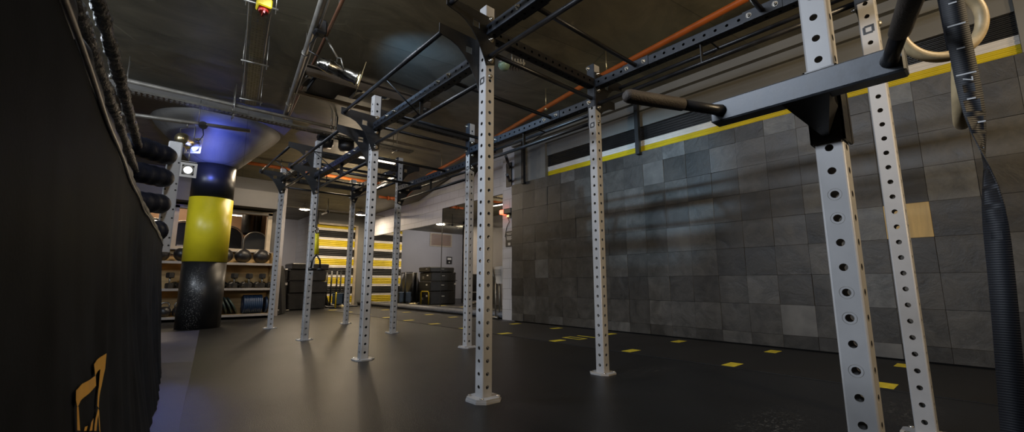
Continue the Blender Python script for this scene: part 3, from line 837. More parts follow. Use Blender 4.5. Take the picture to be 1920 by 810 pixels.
def put_text(txt, size, origin, right, up, parent=None, mat_=None, name='lettering', pos_off=None):
    me = text_mesh(txt, size, mat_ or M['tagwhite'], name)
    r, u = V(right).normalized(), V(up).normalized(); u = (u-r*u.dot(r)).normalized(); n_ = r.cross(u)
    mt = Matrix((( r.x,u.x,n_.x,origin[0]),(r.y,u.y,n_.y,origin[1]),(r.z,u.z,n_.z,origin[2]),(0,0,0,1)))
    if pos_off is not None: mt = Matrix.Translation(-V(pos_off)) @ mt
    me.transform(mt)
    return link(name, me, parent)

ZT = 2.445+.0385               # strap loops over the row beam
r1 = thing('gymnastic_ring', 'pale wooden gymnastic ring hanging on a numbered strap in front of the shutter', 'gymnastic ring', (LX, .040, 1.345), 0, 'wooden gymnastic rings')
o1 = V(r1.location)
hoop((0,-.004,.118), (.80,.58,.10)).build('hoop', M['wood'], r1)
st = MB()
ztop = ZT-o1.z
ribbon(st, [(-.0,-.002,.115+.1025-.016),(-.004,-.002,.30),(-.020,0,.70),(-.042,0,ztop)], [RT]*4, .036)
ribbon(st, [(.012,.004,.115+.1025-.016),(.012,.002,.40),(.041,0,ztop)], [(.6,-.8,0)]*3, .036)
ribbon(st, [(-.042,0,ztop-.03),(-.042,0,ztop+.002),(.041,0,ztop+.002),(.041,0,ztop-.03)], [(0,1,0)]*4, .036)
sto = st.build('strap', M['webbing'], r1)

r2 = thing('gymnastic_ring', 'wooden gymnastic ring half hidden behind the long twisted strap', 'gymnastic ring', (1.46, .008, 1.078), 0, 'wooden gymnastic rings')
o2 = V(r2.location)
hoop((0,.002,.120), (-.015,.99,.12)).build('hoop', M['wood'], r2)
st = MB()
def tail_y(z): return -.001+.004*math.sin(z*6)+max(0, .9-z)*.042
# the long tail: straight at the top, twisting by a half turn lower down
pts, drs = [], []
N_ = 60
TW = .037
for i in range(N_+1):
    u = i/N_
    z = 2.495-u*2.38
    x = 1.300+.004*math.sin(u*5); y = tail_y(z)
    if z > 1.17: a = .10
    else:
        k = min(1, (1.17-z)/.40); k = k*k*(3-2*k); a = .10+k*PI*.93
    a0 = math.radians(-90)+a
    pts.append((x-o2.x, y-o2.y, z-o2.z)); drs.append((math.cos(a0), math.sin(a0), 0))
ribbon(st, pts, drs, TW)
ribbon(st, [(0,0,.120+.1025-.016),(1.44-o2.x,.014-o2.y,1.7-o2.z),(1.372-o2.x,.010-o2.y,2.50-o2.z)], [RT]*3, .036)
ribbon(st, [(1.300-o2.x,.01-o2.y,2.495-o2.z),(1.318-o2.x,.01-o2.y,2.533-o2.z),(1.355-o2.x,.01-o2.y,2.545-o2.z),(1.385-o2.x,.01-o2.y,2.53-o2.z),(1.352-o2.x,.01-o2.y,2.48-o2.z)], [(0,1,0)]*5, .036)
st.build('strap', M['webbing'], r2)

# strap markings: ticks and turned numerals, printed on the strap face towards the room
mk = MB()
FR = V((math.cos(math.radians(-90)+.10), math.sin(math.radians(-90)+.10), 0)); FN = V((FR.y, -FR.x, 0))
def tick(mb, p, right, nrm, w_, h=.003, tilt=0.):
    p, right, nrm = V(p), V(right), V(nrm)
    up = V((0,0,1)); rr = right*math.cos(tilt)+up*math.sin(tilt); uu = up*math.cos(tilt)-right*math.sin(tilt)
    q = [p-rr*w_/2-uu*h/2, p+rr*w_/2-uu*h/2, p+rr*w_/2+uu*h/2, p-rr*w_/2+uu*h/2]
    mb.add([tuple(a+nrm*.0011) for a in q]+[tuple(a+nrm*.0016) for a in q], [(3,2,1,0),(4,5,6,7),(0,1,5,4),(1,2,6,5),(2,3,7,6),(3,0,4,7)])
def sp(z): 
    u = (2.495-z)/2.38
    return V((1.300+.004*math.sin(u*5), tail_y(z), z))-o2
def tocam(nrm, p):
    w_ = V((0,0,.7135))-p
    return nrm if nrm.dot(w_) > 0 else -nrm
nz_ = tocam(FN, V((1.30,.01,1.2)))
for z, w_ in ((1.328,.013),(1.275,.028),(1.219,.013),(1.159,.030),(1.048,.026)):
    mk = MB(); tick(mk, sp(z)+nz_*.0002, FR, nz_, w_); mk.build('strap_marking', M['tagwhite'], r2)
put_text('7', .022, sp(1.146)+nz_*.0016, (0,0,-1), FR, r2)
for z, w_ in ((1.102,.013),(.992,.006)): 
    mk = MB(); tick(mk, sp(z)+nz_*.0002, FR, nz_, w_); mk.build('strap_marking', M['tagwhite'], r2)
n1 = tocam(V((RT.y,-RT.x,0)), V((1.68,0,1.5)))
for z, w_ in ((.255,.010),(.217,.016)): 
    mk = MB(); tick(mk, V((-.006,-.002,z))+n1*.0002, RT, n1, w_); mk.build('strap_marking', M['tagwhite'], r1)
put_text('3', .026, V((-.006,-.002,.198))+n1*.0014, (0,0,-1), RT, r1)
# ============================================================== BOXING RING
def interp(x, P):
    if x <= P[0][0]: return P[0][1]
    for (a, b), (c_, d_) in zip(P, P[1:]):
        if x <= c_: return b+(d_-b)*(x-a)/(c_-a)
    return P[-1][1]
TOPL = [(-1.2,-.21),(0,-.135),(.7,-.105),(1.2,-.085),(1.84,-.055),(2.7,-.006),(3.5,.054),(5.0,.150)]
BOTL = [(-1.2,-.11),(0,-.035),(1,.03),(2.8,.128),(3.25,.158),(4.06,.203),(5.0,.24)]
RH = 1.05
def skirt_x(y, z, fold=True):
    a, b = interp(y, TOPL), interp(y, BOTL); t = max(0., 1-z/RH)
    x = a+(b-a)*t**1.6
    if fold:
        k = min(1, t*2.2)
        q = min(1, .25+abs(y)*.35)*(1-.85*math.exp(-((y-1.18)/.31)**2))*1.25
        x += k*q*(.0075*math.sin(y*24+1.2*math.sin(y*3))*(.6+.4*math.sin(y*5+1))+.0014*math.sin(y*47+z*1.2+1))
        x += .006*math.sin(y*6+z*5)*k
    return x
ring = thing('boxing_ring', 'raised boxing ring with black vinyl skirt, taped ropes and black corner pads', 'boxing ring', (-2.6, 2.0, 0))
RO = Matrix.Translation((2.6, -2.0, 0))
def rbuild(mb, name, m_, parent=None, fix=True):
    mb.xform(RO); return mb.build(name, m_, parent or ring, fix=fix)
sk = MB()
ys = [-1.6+.022*i for i in range(302)]
ys = [y for y in ys if y < 5.03]+[5.03]
zr = [0.012+ (RH-.012)*i/30 for i in range(31)]
cols = [[(skirt_x(y, z), y, z) for z in zr] for y in ys]
for i in range(1, 120):          # the far side, turning the corner
    x = .15-i*.05
    cols.append([(x+(skirt_x(5.03, z)-.15)*max(0, 1-i*.5), 5.05+.03*(1-z/RH)+.010*math.sin(i*1.7)*(1-z/RH), z) for z in zr])
nz2 = len(zr)
for cc in cols: sk.v += cc
for i in range(len(cols)-1):
    for j in range(nz2-1):
        sk.face([i*nz2+j, (i+1)*nz2+j, (i+1)*nz2+j+1, i*nz2+j+1], 0, True)
rbuild(sk, 'skirt', M['vinyl'])
pl = MB(); pl.prism([(interp(y, TOPL)-.05, y) for y in (-1.6,0,1.2,2.7,4.0,5.0)]+[(-5.4,5.0),(-5.4,-1.6)], .02, 1.04); rbuild(pl, 'platform', M['rubberblack'])
# edge roll with silver piping, in two lengths
for ya, yb in ((-1.5, .905), (.925, 5.0)):
    pts = [(interp(y, TOPL)-.046, y, RH+.042) for y in [ya+(yb-ya)*i/60 for i in range(61)]]
    rr = [.041+.0025*math.sin(i*2.1)+.002*math.sin(i*.9) for i in range(61)]; rr[0] = rr[-1] = .033
    r_ = MB(); r_.tube(pts, rr, 18); rbuild(r_, 'edge_roll', M['vinylblue'])
pp = MB(); pp.tube([(interp(y, TOPL)+.003, y, RH+.004+.003*math.sin(y*9)) for y in [-1.5+.06*i for i in range(109)]], .0045, 8); rbuild(pp, 'piping', M['piping'])
# printed logo on the skirt, following its folds (y, z outlines)
LOGO = [
 [(1.187,.557),(1.403,.551),(1.384,.530),(1.336,.525),(1.309,.529),(1.199,.533)],
 [(1.403,.551),(1.381,.521),(1.322,.491),(1.255,.468),(1.242,.462),(1.201,.475),(1.23,.486),(1.285,.498),(1.319,.528),(1.368,.532)],
 [(.915,.558),(1.0,.553),(1.211,.532),(1.207,.513),(1.09,.523),(.967,.533),(.923,.532),(.911,.545)],
 [(.919,.533),(.935,.531),(.946,.493),(.917,.501)],
 [(.992,.481),(1.005,.484),(1.031,.479),(1.017,.475)],
 [(1.045,.467),(1.071,.475),(1.108,.473),(1.088,.466),(1.075,.46)],
 [(1.104,.452),(1.119,.458),(1.15,.464),(1.219,.467),(1.248,.456),(1.228,.419),(1.207,.425),(1.216,.455),(1.183,.454),(1.144,.442)]]
import bmesh
for P in LOGO:
    g2 = bmesh.new()
    vs = [g2.verts.new((0, y, z)) for y, z in P]
    ed = [g2.edges.new((vs[i], vs[(i+1) % len(vs)])) for i in range(len(vs))]
    bmesh.ops.triangle_fill(g2, use_beauty=True, edges=ed)
    bmesh.ops.subdivide_edges(g2, edges=g2.edges[:], cuts=5, use_grid_fill=True)
    for v in g2.verts: v.co = (skirt_x(v.co.y, v.co.z)+.005+2.6, v.co.y-2.0, v.co.z)
    me = bpy.data.meshes.new('logo'); g2.to_mesh(me); g2.free(); me.materials.append(M['gold'])
    lo = link('logo', me, ring); lo['label'] = 'gold printed logo piece'
# corner post with pads
cp_ = MB(); cp_.box(.095, .20, 4.93, 5.0, .98, 2.02, 0, .01)
for z in (1.05,1.12,1.30,1.38,1.56,1.62,1.82): cp_.lathe([(.008,0),(.008,.004)], (.11, 4.928, z), 10, 1, 'y'); cp_.lathe([(.008,0),(.008,.004)], (.185, 4.928, z), 10, 1, 'y')
rbuild(cp_, 'corner_post', [M['white'], M['dark']])
RZ = [1.14, 1.375, 1.61, 1.815]
for k, z in enumerate(RZ):
    a, b = V((-.19, 4.45, z-.03+.012*k)), V((.125, 4.90, z+.04))
    if k == 0: a = V((-.10, 4.58, z-.02))
    pts = [a+(b-a)*(i/16) for i in range(17)]
    rr = [.085+.004*math.sin(i*1.9+k) for i in range(17)]; rr[0] = .05; rr[1] = .078; rr[-1] = .045; rr[-2] = .075
    q_ = MB(); q_.tube(pts, rr, 20); po = rbuild(q_, 'corner_pad', M['vinylblue']); po['label'] = 'black padded corner cushion'
rd = random.Random(3)
for k, z in enumerate(RZ):
    pts, rr = [], []
    for i in range(330):
        y = -1.2+5.75*i/329
        pts.append((-.095+.055*(y-4.6)+rd.uniform(-.002,.002), y, z-.005+rd.uniform(-.002,.002)))
        rr.append(.027+rd.uniform(-.004,.004)+.002*math.sin(i*.35))
    for i in range(1, 60): 
        pts.append((-.095-i*.08, 4.56, z-.005)); rr.append(.026)
    q_ = MB(); q_.tube(pts, rr, 14)
    for vi in range(len(q_.v)):
        X_, Y_, Z_ = q_.v[vi]; q_.v[vi] = (X_+rd.uniform(-.002,.002), Y_, Z_+rd.uniform(-.002,.002))
    rbuild(q_, 'rope', M['wrap'])

# ============================================================== FAR AREA
# --- mirrors
mirror_lab = [(9.30, YD-.10, .14, 2.235, 'long low mirror panel nearest the striped shutter'), (6.66, 9.285, .14, 2.60, 'taller mirror panel beside the white block pier')]
for a, b, z0, z1, lab in mirror_lab:
    t = thing('wall_mirror', lab, 'mirror', (XM, (a+b)/2, 0), 0, 'wall mirrors')
    mm = MB(); mm.box(-.006, .014, a-(a+b)/2, b-(a+b)/2, z0, z1); mm.build('glass', M['mirror'], t)
    ed_ = MB()
    for y in ((a, b) if a < 7 else (b,)): ed_.box(-.010, .014, y-(a+b)/2-.012, y-(a+b)/2+.012, z0, z1)
    ed_.box(-.010, .014, a-(a+b)/2, b-(a+b)/2, z1-.002, z1+.012)
    ed_.build('frame', M['black'], t)
kb = MB(); kb.tube([(XM-.07, 6.63, .075), (XM-.07, YD-.1, .075)], .062, 18); tag(kb.build('kerb_tube', M['kerb']), 'grey padded tube along the floor under the mirrors', 'tube')

# --- shelving
sh = thing('storage_shelving', 'long timber backed storage shelving with grey shelf edges behind the round column', 'shelving', (.7, YS+.2, 0))
SO = Matrix.Translation((-.7, -YS-.2, 0))
def sbuild(mb, name, m_): mb.xform(SO); return mb.build(name, m_, sh)
for z in (.09, .61, 1.12):
    b = MB(); b.box(-2.2, 2.22, YS, YS+.42, z-.035, z, 0, .004); b.box(-2.2, 2.22, YS-.006, YS, z-.042, z+.004, 1); sbuild(b, 'shelf', [M['ply'], M['shelfgrey']])
for x in (-2.2, -.35, 1.07, 2.18):
    b = MB(); b.box(x-.02, x+.02, YS+.02, YS+.42, 0, 1.36); sbuild(b, 'divider', M['ply'])
b = MB(); b.box(-2.2, 2.2, YS+.425, YS+.445, .04, 1.36); sbuild(b, 'back_board', M['ply'])
b = MB(); b.box(-2.2, 2.22, YS+.30, YS+.44, 1.36, 1.375); sbuild(b, 'top_rail', M['shelfgrey'])
# --- medicine balls
def ball(x, r, lab):
    t = thing('medicine_ball', lab, 'medicine ball', (x, YS+.17, 1.12), 0, 'black balls on the top shelf')
    b = MB(); b.sphere((0,0,r), r, 28, 18); o = b.build('ball', M['ballblack'], t)
    s_ = MB(); s_.tube([(r*1.003*math.cos(a*PI/20), r*1.003*math.sin(a*PI/20)*.3, r+r*1.003*math.sin(a*PI/20)*.954) for a in range(40)], .003, 5, closed=True); s_.build('seam', M['rubberblack'], t)
ball(.30, .13, 'black medicine ball beside the boxing ring corner, left end of the shelf')
ball(.62, .14, 'black medicine ball touching the left side of the yellow column')
ball(1.30, .145, 'black medicine ball just right of the yellow column, partly hidden by it')
ball(1.62, .15, 'large black medicine ball in the middle of the right shelf')
ball(1.955, .152, 'large black medicine ball nearest the far left white upright')
# --- dumbbells
def dumbbell(loc, rot, lab, s=1.):
    t = thing('dumbbell', lab, 'dumbbell', loc, 0, 'black dumbbells on the middle shelf'); t.rotation_euler = rot
    h = MB(); h.tube([(0,0,-.07*s),(0,0,.07*s)], .018*s, 12); h.build('handle', M['steel'], t)
    for sg in (-1, 1):
        e = MB(); e.lathe([(.048*s,0),(.070*s,.014*s),(.070*s,.092*s),(.048*s,.106*s)], (0,0,-.053*s), 6, 0, 'z', False)
        e.build('head', M['rubberblack'], t, (0,0,sg*.098*s))
DB = [(.47,0),(.60,1),(1.28,0),(1.40,1),(1.50,0),(1.62,1),(1.76,0),(1.86,1),(2.00,0),(2.10,1)]
DL = ['black dumbbell standing on end at the ring side of the column','black dumbbell lying against the left of the column','black dumbbell standing just right of the column','black dumbbell lying second right of the column','black dumbbell standing third right of the column','black dumbbell lying in the middle of the shelf','black dumbbell standing right of the shelf middle','black dumbbell lying under the large ball','black dumbbell standing near the white upright','black dumbbell lying at the right end of the shelf']
for (x, k), lab in zip(DB, DL):
    if k == 0: dumbbell((x, YS+.12, .61+.151*1.0), (0,0,.3), lab)
    else: dumbbell((x, YS+.22, .61+.0615), (PI/2, PI/6, .5), lab)
for x, lab in ((.72, 'x'),): pass
# --- plates
def plate(loc, r, th, rot, m_, name, lab, grp):
    t = thing(name, lab, 'weight plate', loc, 0, grp); t.rotation_euler = rot
    b = MB(); b.lathe([(.026,-th/2),(r*.55,-th/2),(r*.6,-th*.36),(r*.86,-th*.36),(r*.9,-th/2),(r-.006,-th/2),(r,-th/2+.006),(r,th/2-.006),(r-.006,th/2),(r*.9,th/2),(r*.86,th*.36),(r*.6,th*.36),(r*.55,th/2),(.026,th/2)], (0,0,0), 36, 0, 'x', False); b.build('disc', m_, t)
    h = MB(); h.lathe([(.026,-th/2-.001),(.034,-th/2-.001),(.034,th/2+.001),(.026,th/2+.001)], (0,0,0), 20, 0, 'x', False); h.build('hub', M['steel'], t)
ords = ['first','second','third','fourth','fifth','sixth','seventh','eighth','ninth','tenth']
for i in range(5):
    lean = (-.06, -.25, -.38, -.46, -.52)[i]; x = (1.17, 1.265, 1.36, 1.44, 1.515)[i]; r_ = .185
    plate((x, YS+.22, .092+r_*math.cos(lean)+.014), r_, .03, (0, lean, 0), M['greenplate'], 'weight_plate', f'grey green rubber plate leaning on the bottom shelf, {ords[i]} from the column', 'leaning grey green plates')
for i in range(10):
    plate((1.715+.034*i, YS+.215, .092+.19), .19, .032, (0,0,0), M['blueplate'], 'weight_plate', f'blue rubber plate upright on the bottom shelf, {ords[i]} from the leaning plates', 'upright blue plates')
plate((2.12, YS+.215, .092+.17), .17, .035, (0,0,0), M['blueplate'], 'weight_plate', 'dark blue plate standing apart at the right end of the bottom shelf', 'upright blue plates')
# --- kettlebells at the left end
def kettle(x, lab, s=1.):
    t = thing('kettlebell', lab, 'kettlebell', (x, YS+.16, .09), 0, 'kettlebells on the bottom shelf')
    b = MB(); b.lathe([(.06*s,0),(.092*s,.03*s),(.105*s,.09*s),(.09*s,.15*s),(.05*s,.185*s),(0,.19*s)], (0,0,0), 24); b.build('bell', M['ballblack'], t)
    h = MB(); h.tube([(-.055*s,0,.16*s),(-.068*s,0,.21*s),(-.045*s,0,.255*s),(0,0,.265*s),(.045*s,0,.255*s),(.068*s,0,.21*s),(.055*s,0,.16*s)], .015*s, 10); h.build('handle', M['steel'], t)
kettle(.45, 'dark kettlebell beside the ring corner on the bottom shelf'); kettle(.66, 'dark kettlebell touching the left of the column on the bottom shelf')

# --- next room seen through the opening: upright machines
def arch_machine(x, y, w_, h, base, lab, tilt=0):
    t = thing('exercise_machine', lab, 'exercise machine', (x, y, 0), tilt, 'machines in the next room')
    b = MB(); n_ = 14
    poly = [(-w_/2, base)]+[(w_/2*math.cos(PI-PI*i/n_), h-w_/2+w_/2*math.sin(PI-PI*i/n_)) for i in range(n_+1)]+[(w_/2, base)]
    b.prism(poly, -.05, .05, 'y'); b.build('padded_shield', M['rubberblack'], t)
    fr_ = MB(); fr_.tube([(p[0]*1.06, -.06, p[1]+.02) for p in poly], .016, 10); fr_.build('frame', M['steel'], t)
    l_ = MB(); l_.box(-w_*.3, w_*.3, -.25, .25, 0, .05); l_.box(-.05,.05,-.05,.05,.05,base+.1); l_.build('stand', M['black'], t)
    s_ = MB(); s_.box(-w_*.22, w_*.22, -.054, -.05, base+(h-base)*.52, base+(h-base)*.56); s_.build('label_strip', M['shelfgrey'], t)
arch_machine(.66, 11.6, .42, 2.02, .9, 'tall black arched machine seen left of the column through the opening')
arch_machine(1.50, 11.6, .50, 1.98, .9, 'black arched machine with pale frame seen right of the column through the opening', .25)
arch_machine(2.00, 11.35, .44, 1.86, .9, 'lower black arched machine at the right end of the opening', -.3)
t = thing('punch_bag', 'black punch bag hanging in the room behind the opening', 'punch bag', (1.92, 12.0, 0))
b = MB(); b.lathe([(.0,1.86),(.13,1.87),(.15,1.92),(.15,2.42),(.13,2.5),(0,2.51)], (0,0,0), 24); b.build('bag', M['ballblack'], t)
b = MB()
for a in range(4): b.tube([(.12*math.cos(a*PI/2), .12*math.sin(a*PI/2), 2.49),(0,0,2.75)], .006, 6)
b.tube([(0,0,2.75),(0,0,3.0)], .006, 6); b.build('chains', M['chrome'], t)
t = thing('punch_bag', 'narrower punch bag hanging behind the first one', 'punch bag', (2.13, 12.3, 0))
b = MB(); b.lathe([(.0,1.80),(.10,1.81),(.12,1.86),(.12,2.42),(.10,2.5),(0,2.51)], (0,0,0), 24); b.build('bag', M['ballblack'], t)
b = MB(); b.tube([(0,0,2.5),(0,0,3.0)], .006, 6); b.build('chains', M['chrome'], t)
def batten(name, p, q_, lab, m_, w_=.07, h=.05, rods=True, grp=None, ztop=None):
    p, q_ = V(p), V(q_); mid = (p+q_)/2
    t = thing(name, lab, 'ceiling light', mid, math.atan2(q_.y-p.y, q_.x-p.x), grp)
    L_ = (q_-p).length
    b = MB(); b.box(-L_/2, L_/2, -w_/2, w_/2, 0, h, 0, .006); b.build('housing', M['shelfgrey'], t)
    b = MB(); b.box(-L_/2+.02, L_/2-.02, -w_*.42, w_*.42, -.018, 0.001, 0, .006); b.build('diffuser', m_, t)
    if rods and ztop:
        for s_ in (-.35, .35):
            b = MB(); b.tube([(s_*L_,0,h),(s_*L_,0,ztop-mid.z)], .004, 6); b.build('hanger_rod', M['steel'], t)
batten('batten_light', (-.25,11.9,2.05), (.42,11.9,2.05), 'lit strip light seen between the ring corner pads through the opening', M['striplamp'], ztop=CZ2)
batten('batten_light', (1.55,12.2,2.36), (1.90,12.2,2.36), 'short lit strip light seen just right of the yellow column through the opening', M['striplamp'], ztop=CZ2)
batten('batten_light', (3.05,8.42,3.28), (3.98,8.40,3.28), 'lit strip light crossing behind the third left upright near the ceiling', M['striplamp'], ztop=3.4)
batten('batten_light', (4.02,9.4,2.9), (3.84,8.1,2.9), 'dim glowing bar standing in for lit conduits between the far uprights', M['conduit_glow'], ztop=3.3)  # emissive batten put in place of pale lit conduits
for x, y, lab in ((3.46,13.1,'lit round ceiling lamp in front of the alcove'),(5.06,12.98,'lit round ceiling lamp in front of the striped shutter')):
    t = thing('dish_lamp', lab, 'ceiling light', (x, y, 2.82), 0, 'round lamps at the far end')
    b = MB(); b.lathe([(.155,.0),(.175,.0),(.165,.05),(.10,.09),(.05,.12),(0,.125)], (0,0,0), 28); b.build('shade', M['shelfgrey'], t)
    b = MB(); b.lathe([(0,-.012),(.11,-.010),(.152,.006),(.152,.012)], (0,0,0), 28); b.build('bulb', M['warmlamp'], t)
    b = MB(); b.tube([(0,0,.12),(0,0,CZ2-2.82)], .012, 8); b.build('stem', M['steel'], t)

# --- stacked soft boxes
def softbox(x0, x1, y0, y1, z0, z1, lab, txt=None):
    t = thing('plyo_box', lab, 'plyo box', ((x0+x1)/2, (y0+y1)/2, z0), rnd.uniform(-.02,.02), 'black soft boxes')
    w_, d_, h = x1-x0, y1-y0, z1-z0
    b = MB(); b.box(-w_/2, w_/2, -d_/2, d_/2, .003, h-.002, 0, .022)
    o = b.build('body', M['softbox'], t)
    f_ = MB(); f_.box(-w_/2-.004, w_/2+.004, -d_/2-.004, d_/2+.004, h-.06, h-.045); f_.build('lid_seam', M['rubberblack'], t)
    hh = MB(); hh.tube([(-.09,-d_/2-.004,h*.72),(-.07,-d_/2-.02,h*.74),(.07,-d_/2-.02,h*.74),(.09,-d_/2-.004,h*.72)], .008, 8); hh.tube([(w_/2+.004,-.09,h*.72),(w_/2+.02,-.07,h*.74),(w_/2+.02,.07,h*.74),(w_/2+.004,.09,h*.72)], .008, 8); hh.build('handle', M['black'], t)
    m_ = MB(); m_.box(-.06,.05,-d_/2-.003,-d_/2,h*.60,h*.66); m_.box(w_/2,w_/2+.003,-.20,-.10,h*.58,h*.72); m_.build('label_patch', M['tagwhite'], t)
    if txt: put_text(txt, .11, (w_/2+.004, .12, h*.42), (0,1,0), (0,0,1), t, name='number')
softbox(3.10,4.06,12.62,13.42,0,.44,'large black soft box at the bottom of the stack','20')
softbox(3.12,4.08,12.63,13.41,.44,.77,'black soft box second from the bottom of the stack')
softbox(3.10,4.05,12.64,13.42,.77,1.08,'black soft box third from the bottom of the stack','12')
softbox(3.14,4.10,12.63,13.40,1.08,1.255,'thin black soft box on top of the stack')
softbox(2.98,3.085,12.75,13.4,0,1.1,'narrow black soft box standing on edge left of the stack')
# --- folded bench and leaning mat left of the stack
t = thing('weight_bench', 'black folded weight bench with silver tubes left of the box stack', 'weight bench', (2.70, 12.05, 0), .3)
b = MB(); b.box(-.10,.10,-.05,.03,.42,1.02,0,.02); b.build('back_pad', M['softbox'], t)
b = MB(); b.box(-.09,.09,-.09,-.0,.12,.40,0,.02); b.build('seat_pad', M['softbox'], t)
b = MB(); b.tube([(-.12,.0,.03),(-.12,.02,1.0)], .02, 10); b.tube([(.12,.0,.03),(.12,.02,.62)], .02, 10); b.tube([(-.26,-.12,.03),(.26,-.12,.03)], .022, 10); b.tube([(-.2,.16,.03),(.2,.16,.03)], .022, 10); b.tube([(0,-.12,.03),(0,.16,.03)], .02, 10); b.tube([(-.12,0,.03),(.12,0,.03)], .02, 10); b.build('frame', M['steel'], t)
b = MB()
for x in (-.2,.2): b.lathe([(.035,-.02),(.035,.02)], (x,.16,.036), 16, 0, 'x')
b.build('wheel', M['rubberblack'], t)
t = thing('crash_mat', 'black mat with a rounded top leaning at the right end of the shelving', 'mat', (2.68, 11.3, 0), 1.2)
b = MB(); poly = [(-.30,.02),(.30,.02),(.30,.85)]+[(.30*math.cos(a*PI/12), .85+.28*math.sin(a*PI/12)) for a in range(1, 12)]+[(-.30,.85)]
b.prism(poly, -.03, .03, 'y'); b.xform(Matrix.Rotation(-.10, 4, 'X')); b.build('pad', M['softbox'], t)
# --- push sled
t = thing('push_sled', 'black push sled with tall upright handles in front of the striped shutter', 'push sled', (4.68, 13.25, 0), .08)
b = MB()
for y in (-.16,.16): b.box(-.48,.48,y-.04,y+.04,.0,.05,0,.01)
for x in (-.30,-.05,.22): b.box(x-.03,x+.03,-.16,.16,.05,.09)
b.build('skids', M['black'], t)
for x, y in ((-.36,-.16),(-.20,-.16),(.06,-.16),(-.36,.16),(.06,.16)):
    b = MB(); b.tube([(x,y,.05),(x,y,1.07)], .024, 12); b.build('upright_handle', M['black'], t)
b = MB(); b.tube([(-.20,-.16,1.07),(.06,-.16,1.07)], .018, 10); b.tube([(-.36,-.16,1.05),(-.36,.16,1.05)], .018, 10); b.tube([(.06,-.16,1.05),(.06,.16,1.05)], .018, 10); b.build('crossbar', M['black'], t)
for k in range(2):
    t2 = thing('storage_crate', ('blue plastic crate on the push sled, front one','blue plastic crate on the push sled, rear one')[k], 'crate', (4.62+.22*k, 13.24+.02*k, .092), .08, 'blue crates')
    b = MB(); x0 = -.08; b.box(-.12,.08,-.13,.13,0,.02); 
    for a in ((-.12,-.105,-.13,.13),(.065,.08,-.13,.13),(-.12,.08,-.13,-.115),(-.12,.08,.115,.13)): b.box(a[0],a[1],a[2],a[3],0,.30)
    b.build('tub', M['bluebox'], t2)
    b = MB(); b.box(-.13,.09,-.14,.14,.30,.325,0,.005); b.build('lid', M['bluebox'], t2)
t = thing('rope_coil', 'pale coil of rope lying in front of the push sled', 'rope', (4.62, 12.75, 0))
b = MB(); b.tube([(.13*math.cos(a*.4)*(1+.1*math.sin(a)), .10*math.sin(a*.4), .02+.012*(a//16)+.004*math.sin(a*3)) for a in range(64)], .016, 8); b.build('coil', M['brass'], t)
# --- things that show in the mirror
t = thing('floor_hoop', 'small yellow bar frame on the floor, reflected in the mirror', 'bar frame', (4.32, 12.55, 0), 1.24)
b = MB(); b.tube([(-.16,0,.02),(-.16,0,.40),(-.13,0,.44),(.13,0,.44),(.16,0,.40),(.16,0,.02)], .02, 12); b.build('bar', M['yellow'], t)
b = MB(); b.box(-.18,-.12,-.16,.16,0,.025); b.box(.12,.18,-.16,.16,0,.025); b.build('foot', M['black'], t)
bpy.data.objects.remove(t.children[1]) if False else None
t = thing('a_frame_mat', 'black folding mat standing like a tent between sled and boxes', 'mat', (4.10, 14.0, 0), 0)
b = MB(); b.prism([(-.42,.02),(-.36,.02),(0,.98),(.36,.02),(.42,.02),(.03,1.06),(-.03,1.06)], -.4, .4, 'y'); b.build('panel', M['softbox'], t)
t = thing('fan_bike', 'white fan bike with a grille panel between mirror and white pier', 'exercise bike', (5.60, 6.86, 0), 0)
b = MB(); b.prism([(-.16,1.03),(.10,1.06),(.09,.70),(-.02,.70)], -.05, .05, 'y')
b.xform(Matrix.Rotation(-.68, 4, 'Z')); b.build('grille_panel', M['offwhite'], t)
b = MB()
for i in range(6): b.box(-.10,.07,-.054,-.050,.86+.024*i,.872+.024*i)
b.xform(Matrix.Rotation(-.68, 4, 'Z')); b.build('grille', M['shelfgrey'], t)
b = MB()
for x in (-.05,.05): b.tube([(x,0,.05),(x,0,.74)], .014, 10)
b.tube([(-.09,-.12,.03),(-.09,.14,.03)], .02, 10); b.tube([(.07,-.12,.03),(.07,.14,.03)], .02, 10); b.tube([(-.09,0,.04),(.07,0,.04)], .018, 10); b.tube([(-.05,0,.74),(-.13,0,1.0),(-.17,.0,1.13)], .014, 8)
b.build('frame', M['steel'], t)
t = thing('vent_grille', 'beige wall vent grille high on the alcove wall, seen in the mirror', 'vent', (1.15, 16.79, 2.66))
b = MB()
for a in ((-.58,.58,-.30,-.25),(-.58,.58,.25,.30),(-.58,-.52,-.25,.25),(.52,.58,-.25,.25)): b.box(a[0],a[1],-.03,.0,a[2],a[3])
b.build('frame', M['trimwood'], t)
b = MB()
for i in range(12): b.box(-.52,.52,-.02,-.004,-.24+.042*i,-.215+.042*i)
b.build('slats', M['brownwall'], t)
t = thing('wall_sign', 'small black notice on the alcove wall, seen in the mirror', 'sign', (.68, 16.79, 1.75))
b = MB(); b.box(-.15,.15,-.012,0,-.17,.17); b.build('panel', M['signblack'], t)
b = MB(); b.box(-.10,.10,-.014,-.0122,.02,.12); b.box(-.03,.03,-.014,-.0122,-.12,-.06); b.build('print', M['signwhite'], t)

